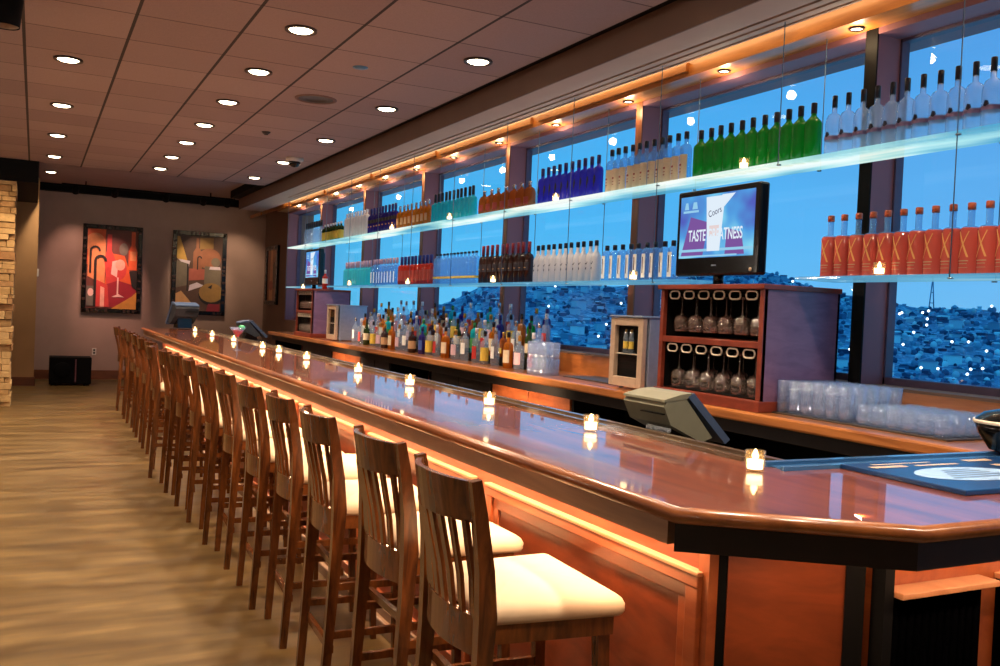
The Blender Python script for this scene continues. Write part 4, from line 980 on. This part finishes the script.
def text_mesh(body, size, name, m, bold=False):
    cu = bpy.data.curves.new('t', 'FONT'); cu.body = body; cu.size = size; cu.align_x = 'CENTER'; cu.align_y = 'CENTER'
    if bold: cu.offset = size*.018
    ob = bpy.data.objects.new('t', cu); col.objects.link(ob)
    bpy.context.view_layer.update()
    me = bpy.data.meshes.new_from_object(ob.evaluated_get(bpy.context.evaluated_depsgraph_get()))
    bpy.data.objects.remove(ob); bpy.data.curves.remove(cu); me.name = name; me.materials.clear(); me.materials.append(m); return me
def television(name, label, x, yc, z):
    """local: x to the viewer's right, y up, z towards the viewer"""
    t = bpy.data.objects.new(name, None); col.objects.link(t); tag(t, label, 'television')
    t.matrix_world = Matrix(((0,0,-1,x),(-1,0,0,yc),(0,1,0,z),(0,0,0,1)))
    W, Ht = .705, .50
    b = MB().box(-W/2,W/2,.06,.06+Ht,-.07,0,0,.014); b.box(-W/2+.06,W/2-.06,.10,.5,-.10,-.06,0,.01); b.build('housing', M['blackgloss'], t)
    MB().tube([(0,.012,-.04),(0,.07,-.04)], .03, 12).build('neck', M['blackgloss'], t)
    MB().lathe([(.17,0),(.165,.008),(.03,.016)], 28, M=Matrix.Translation((0,.0,-.04)) @ Matrix.Rotation(-PI/2, 4, 'X') @ Matrix.Diagonal((1,.6,1,1))).build('stand', M['blackgloss'], t)
    sw, sh = W/2-.035, None
    y0, y1 = .06+.105, .06+Ht-.035; yc_ = (y0+y1)/2; hh = (y1-y0)/2
    s = MB().box(-sw,sw,y0,y1,-.002,.0015).build('screen', M['screen'], t)
    MB().add([(-.30,yc_-.17,.0022),(-.10,yc_-.17,.0022),(-.06,yc_+.02,.0022),(-.22,yc_+.06,.0022)],[(0,1,2,3)]).build('colour_patch', M['purple_glow'], s)
    MB().add([(.09,yc_-.17,.0022),(.25,yc_-.17,.0022),(.22,yc_-.05,.0022),(.1,yc_-.02,.0022)],[(0,1,2,3)]).build('colour_patch', M['purple_glow'], s)
    MB().add([(-sw,y0+.035,.0026),(sw,y0+.035,.0026),(sw,y0+.05,.0026),(-sw,y0+.05,.0026)],[(0,1,2,3)]).add([(-sw,y0+.005,.0026),(sw*.6,y0+.005,.0026),(sw*.6,y0+.014,.0026),(-sw,y0+.014,.0026)],[(0,1,2,3)]).build('ticker_bar', M['pale_glow'], s)
    MB().add([(-.29,yc_+.085,.0026),(-.15,yc_+.085,.0026),(-.15,yc_+.098,.0026),(-.29,yc_+.098,.0026)],[(0,1,2,3)]).add([(-.28,yc_+.105,.0026),(-.24,yc_+.105,.0026),(-.25,yc_+.145,.0026),(-.27,yc_+.145,.0026)],[(0,1,2,3)]).add([(-.21,yc_+.105,.0026),(-.16,yc_+.105,.0026),(-.17,yc_+.145,.0026),(-.20,yc_+.145,.0026)],[(0,1,2,3)]).build('corner_graphic', M['pale_glow'], s)
    MB().add([(-.062,yc_-.145,.003),(.045,yc_-.145,.003),(.075,yc_+.165,.003),(-.085,yc_+.165,.003)],[(0,1,2,3)]).add([(.07,yc_+.10,.0028),(.16,yc_+.17,.0028),(.05,yc_+.17,.0028)],[(0,1,2)]).build('beer_glass_image', M['white_glow'], s)
    MB().add([(-.045,yc_-.06,.0034),(.03,yc_-.06,.0034),(.035,yc_+.0,.0034),(-.05,yc_+.0,.0034)],[(0,1,2,3)]).build('beer_glass_tint', M['gold_glow'], s)
    q = link('script_text', text_mesh('Coors', .052, 'script_text', M['ink']), s, (-.005,yc_+.075,.004)); q.rotation_euler = (0,0,math.radians(14)); q.scale = (.85,1,1)
    q = link('caption_text', text_mesh('TASTE GREATNESS', .092, 'caption_text', M['white_glow'], True), s, (.0,yc_-.055,.0045)); q.scale = (.60,1.0,1)
    MB().box(-.02,.02,.115,.122,.0,.0015).build('badge', M['steel'], t)
    MB().lathe([(.010,0),(.010,.003)], 14, (W/2-.05,.09,0)).build('power_button', M['steelw'], t)
    return t
television('television', 'flat black television showing a beer advert on the near stemware cabinet', 3.42, 4.12, 1.70)
television('television.001', 'small distant black television on the far stemware cabinet', 3.42, 12.62, 1.70)

def cooler(name, label, ya, yb, h):
    t = thing(name, label, 'wine cooler', (3.3,(ya+yb)/2,CZT)); hw = (yb-ya)/2; D = .40
    c = MB().box(.05,D,-hw,hw,.012,h-.01,0,.006)
    for sx in (.08,D-.04):
        for s_ in (-1,1): c.lathe([(.014,0),(.014,.014)], 10, (sx,s_*(hw-.03),0))
    c.build('body', M['steel'], t)
    MB().box(-.01,D+.01,-hw-.006,hw+.006,h-.012,h,0,.003).build('lid', M['steel'], t)
    MB().box(.035,.052,-hw+.03,hw-.03,.05,h-.05).build('cavity', M['black'], t)
    d = MB().box(0,.034,-hw,-hw+.05,.015,h-.015,0,.004).box(0,.034,hw-.05,hw,.015,h-.015,0,.004).box(0,.034,-hw+.05,hw-.05,.015,.075,0,.004).box(0,.034,-hw+.05,hw-.05,h-.065,h-.015,0,.004).build('door', M['steelw'], t)
    MB().add([(.014,-hw+.05,.075),(.014,hw-.05,.075),(.014,hw-.05,h-.065),(.014,-hw+.05,h-.065)],[(0,1,2,3)]).build('door_glass', M['pane'], d)
    MB().box(.018,.034,-hw+.05,hw-.05,h*.47,h*.485).build('rack', M['chrome'], t)
    return t
cooler('wine_cooler', 'small steel wine cooler with glass door left of the near stemware cabinet', 4.60, 4.95, .46)
cooler('wine_cooler.001', 'far steel-sided wine cooler standing before the far stemware cabinet', 11.0, 11.38, .45)
mini = K('miniature_bottle', g_clear, c_gold, l_yellow, h=.15, r=.016, cap=(.02,.007), lab=(.2,.5))
for k, y in enumerate((4.74,4.80)):
    o = put_bottle(mini, (3.318,y,CZT+.2225), 'tiny bottle behind the glass door of the near wine cooler, %s' % ('right one','left one')[k], 'tiny bottles in the wine cooler')

# ------------------------------------------------------------------ spirit bottles on the counter
for nm, x0, x1, hh in (('lowest',3.47,3.574,.07),('middle',3.576,3.678,.15),('tallest',3.68,3.75,.22)):
    o = MB().box(x0,x1,6.22+(x0-3.47)*1.2,10.6,CZT,CZT+hh-.006).box(x0,x1,6.22+(x0-3.47)*1.2,10.6,CZT+hh-.005,CZT+hh).build('bottle_riser', M['black']); tag(o, 'long dark riser step under the spirit bottles, %s of the three' % nm, 'riser')
SP = [('tall amber whiskey bottle with cream label', K('whiskey_bottle', g_amber, c_black, l_cream, h=.29, r=.040, lab=(.15,.5), arc=2.2)),
 ('clear vodka bottle with white label', K('vodka_bottle', g_clear, c_silver, l_white, h=.31, r=.037, lab=(.2,.52), arc=2)),
 ('brown liqueur bottle with gold cap', K('liqueur_bottle', g_brown, c_gold, l_tan, h=.26, r=.042, lab=(.15,.45), round_=False)),
 ('green gin bottle with dark cap', K('gin_bottle', g_green, c_black, l_white, h=.28, r=.037, lab=(.2,.45), arc=2)),
 ('clear bottle with red label', K('rum_bottle', g_clear, c_white, l_red, h=.30, r=.036, lab=(.12,.48), arc=2.2)),
 ('slim dark wine bottle', K('wine_bottle', g_olive, c_black, l_cream, h=.30, r=.036, body=.55, sh=.75, lab=(.2,.45), round_=False)),
 ('pink-labelled clear bottle', K('tequila_bottle', g_clear, c_gold, l_pink, h=.27, r=.042, lab=(.15,.5), arc=2.4)),
 ('squat round amber bottle', K('brandy_bottle', g_amber2, c_gold, l_yellow, h=.21, r=.043, body=.4, sh=.78, lab=(.14,.36), arc=1.6)),
 ('teal-green square-shouldered bottle', K('mint_bottle', g_teal, c_green, l_green, h=.27, r=.036, body=.68, sh=.8, lab=(.15,.5))),
 ('navy bottle with blue label', K('navy_bottle', g_indigo, c_navy, l_blue, h=.27, r=.035, lab=(.15,.5), arc=2.4)),
 ('yellow-labelled clear bottle', K('lemon_bottle', g_clear, c_black, l_yellow, h=.28, r=.036, lab=(.1,.5))),
 ('red cordial bottle with white cap', K('cordial_bottle', g_red, c_white, l_cream, h=.27, r=.034, lab=(.2,.5), arc=2))]
rs = random.Random(21); WT = [0,0,0,1,1,1,1,2,2,2,3,4,4,4,5,5,6,6,6,7,7,8,9,10,10,10,11]
rowsx = [('front', 3.40, CZT, 22, 6.14), ('second', 3.522, CZT+.07, 22, 6.25), ('third', 3.628, CZT+.15, 22, 6.38), ('back', 3.714, CZT+.22, 20, 6.5)]
for rn, x, z, n, ye in rowsx:
    seq = []; prev = -1
    for i in range(n):
        k = rs.choice(WT)
        while k == prev: k = rs.choice(WT)
        prev = k; y = 10.5-(10.5-ye)*i/(n-1)+rs.uniform(-.03,.03)
        if rn == 'back' and rs.random() < .12: continue
        seq.append((k, y))
    for j, (k, y) in enumerate(seq):
        nm, kd = SP[k]
        rx = x if not (kd[0].name.startswith('brandy') and rn == 'back') else x-.02
        put_bottle(kd, (rx+rs.uniform(-.006,.006), y, z), '%s, %s from left, %s row on back counter' % (nm, ORD[j] if j < 20 else ('twenty-first','twenty-second')[j-20], rn), 'spirit bottles on the back counter', rs.uniform(-.25,.25))

# ------------------------------------------------------------------ glasses on the counter
tall_me = MB().lathe([(.028,0),(.033,.004),(.037,.160),(.0355,.160),(.0315,.02),(.001,.016)], 18).mesh('highball_glass', M['glass'])
short_me = MB().lathe([(.030,0),(.035,.004),(.038,.09),(.0365,.09),(.0335,.018),(.001,.014)], 18).mesh('rocks_glass', M['glass'])
mat_o = MB().box(3.32,3.745,3.0,3.505,CZT,CZT+.008,0,.002).build('glass_mat', M['hood']); tag(mat_o, 'thin dark mat under the tall highball glasses', 'mat')
mat_o = MB().box(3.32,3.745,2.50,2.998,CZT,CZT+.008,0,.002).build('glass_mat.001', M['hood']); tag(mat_o, 'thin dark mat under the short rocks glasses', 'mat')
def glasses(me, cat, nm, xs, ys, z, group, where):
    first = None
    for i, x in enumerate(xs):
        for j, y in enumerate(ys):
            lb = 'clear %s, %s from left in the %s row %s' % (nm, ORD[j], ORD[i], where)
            if first is None: o = link(me.name, me, None, (x,y,z)); first = o
            else: o = first.copy(); col.objects.link(o); o.location = (x,y,z)
            tag(o, lb, cat, group)
glasses(tall_me, 'glass', 'tall highball glass', [3.365+.079*k for k in range(5)], [3.462-.079*k for k in range(6)], CZT+.008, 'highball glasses on the counter', 'on the far mat')
glasses(short_me, 'glass', 'short rocks glass', [3.365+.080*k for k in range(5)], [2.955-.080*k for k in range(6)], CZT+.008, 'rocks glasses on the counter', 'on the near mat')
st_me = MB().lathe([(.034,0),(.036,.004),(.039,.12),(.0375,.12),(.0345,.018),(.001,.014)], 18).lathe([(.0392,.03),(.0392,.036)], 18, cap=False).lathe([(.0396,.08),(.0396,.086)], 18, cap=False).mesh('mixing_glass', M['glass'])
glasses(st_me, 'glass', 'mixing glass', [3.30,3.385], [5.97,5.88,5.79], CZT, 'clear mixing glasses beside the spirit bottles', 'right of the spirit bottles')
glasses(st_me, 'glass', 'mixing glass', [3.30,3.385], [5.969,5.879,5.789], CZT+.1205, 'upper clear mixing glasses beside the spirit bottles', 'stacked on top by the bottles')
# black mats on the counter
o = MB().box(3.42,3.70,5.05,5.72,CZT,CZT+.008,0,.002).build('rubber_mat', M['hood']); tag(o, 'dark rubber bar mat on the counter left of the wine cooler', 'mat')

# ------------------------------------------------------------------ till terminals
def terminal(name, label, loc, rz):
    """local x: towards the bartender, y: width"""
    t = thing(name, label, 'till', loc, rz); Mr = Matrix.Rotation(PI/2, 4, 'X'); w_ = .175
    def pr(poly, m, nm, ww=w_, par=t, off=0):
        return MB().prism(poly, -ww, ww, 0, Mr).build(nm, m, par)
    pr([(-.03,.24),(-.10,.225),(-.115,.20),(-.075,.12),(.10,.04),(.16,.06),(.0,.24)][::-1], M['pos'], 'housing')
    pr([(.012,.335-.09),(.235,.0+.03),(.262,.05),(.045,.262)][::-1], M['posside'], 'touch_screen', w_*1.02)
    pr([(-.03,.255),(-.115,.232),(-.118,.222),(.01,.236),(.035,.262)][::-1], M['pos'], 'hood', w_*1.01)
    pr([(-.04,.0),(.14,.0),(.11,.07),(-.02,.11)][::-1], M['blackgloss'], 'stand', w_*.6)
    MB().box(-.117,-.09,-.16,.02,.165,.170).build('vent_slot', M['black'], t)
    return t
tk = terminal('till_terminal', 'large olive grey till terminal behind the bar before the stemware cabinet', (2.2,2.905,1.003), 0); tk.scale = (.85,.76,.85)
o = MB().box(2.05,2.40,2.74,3.12,.8605,1.002,0,.008).build('cash_drawer', M['blackgloss']); tag(o, 'black cash drawer under the near till terminal', 'cash drawer')
t2 = dup(tk, (2.2,10.85,1.055), None, 'distant grey till terminal tilted behind the far half of the bar')
o = MB().box(2.05,2.40,10.63,11.07,.8605,1.054,0,.008).build('cash_drawer.001', M['blackgloss']); tag(o, 'black cash drawer under the distant till terminal', 'cash drawer')
t3 = dup(tk, (1.76,12.68,BZ+.016), math.radians(105), 'small dark till terminal standing on the far end of the bar'); t3.scale = (.85,.9,1.3)
dim_plastic = plain('dim_lit_plastic', srgb(44,46,52), .45)  # darker copy standing in for dim light on the far tills
for tt in (t2, t3):
    for ch in tt.children:
        if ch.name.startswith(('housing','hood')):
            ch.data = ch.data.copy(); ch.data.materials[0] = dim_plastic if ch.name.startswith('housing') else M['posside']

# ------------------------------------------------------------------ bar top items
mg = thing('martini_glass', 'martini glass with a red and green drink on the bar', 'cocktail glass', (1.50,7.75,BZ))
MB().lathe([(.035,0),(.035,.003),(.006,.008),(.004,.10),(.006,.105),(.068,.19),(.067,.19),(.004,.108)], 20).build('glass', M['glass'], mg)
MB().lathe([(.008,.109),(.050,.166),(.001,.166)], 18).build('drink', G('red_drink', srgb(220,70,50), (.95,.3,.2,1), .7), mg)
MB().lathe([(.001,.165),(.022,.172),(.026,.19),(.018,.205),(.001,.21)], 10, (.03,-.02,0)).build('garnish', PLm('lime_green', srgb(60,170,110)), mg)
bm = thing('bar_mat', 'dark blue printed bar mat with pale oval on the bar corner', 'mat', (2.48,1.735,BZ))
MB().box(-.38,.42,-.215,.19,0,.014,0,.003).build('board', M['poster'], bm)
def oval(cx, cy, rx, ry, z, n=28): return [(cx+rx*math.cos(2*PI*k/n), cy+ry*math.sin(2*PI*k/n), z) for k in range(n)]
mb = MB().add(oval(-.12,-.03,.19,.095,.0146), [tuple(range(28))], 0)
for j in range(5): mb.add([(-.24+.02*j,-.08+.025*j,.0152),(.0-.01*j,-.08+.025*j,.0152),(.0-.01*j,-.072+.025*j,.0152),(-.24+.02*j,-.072+.025*j,.0152)], [(0,1,2,3)], 1)
mb.build('oval_print', [M['matlight'], M['poster']], bm)
mb = MB()
for (a, b, c, d) in ((-.34,-.20,.10,.125),(-.16,.02,.10,.118),(.10,.38,-.12,-.09),(.14,.36,-.05,-.03),(-.30,-.05,.145,.155),(.10,.22,.13,.16),(.12,.38,.05,.075)): mb.add([(a,c,.0146),(b,c,.0146),(b,d,.0146),(a,d,.0146)], [(0,1,2,3)])
mb.build('line_print', M['mattan'], bm)
bo = thing('black_bowl', 'black round bowl with silver rim at the right edge on the bar', 'bowl', (2.96,1.97,BZ+.015))
MB().lathe([(.06,0),(.08,.006),(.115,.06),(.13,.10),(.125,.10),(.11,.06),(.07,.012),(.001,.01)], 28).build('shell', M['blackgloss'], bo)
MB().lathe([(.131,.094),(.133,.10),(.131,.106),(.124,.103)], 28, cap=False).build('rim', M['chrome'], bo)
MB().lathe([(.128,.104),(.10,.13),(.04,.145),(.001,.148)], 28, cap=False).build('lid', M['blackgloss'], bo)
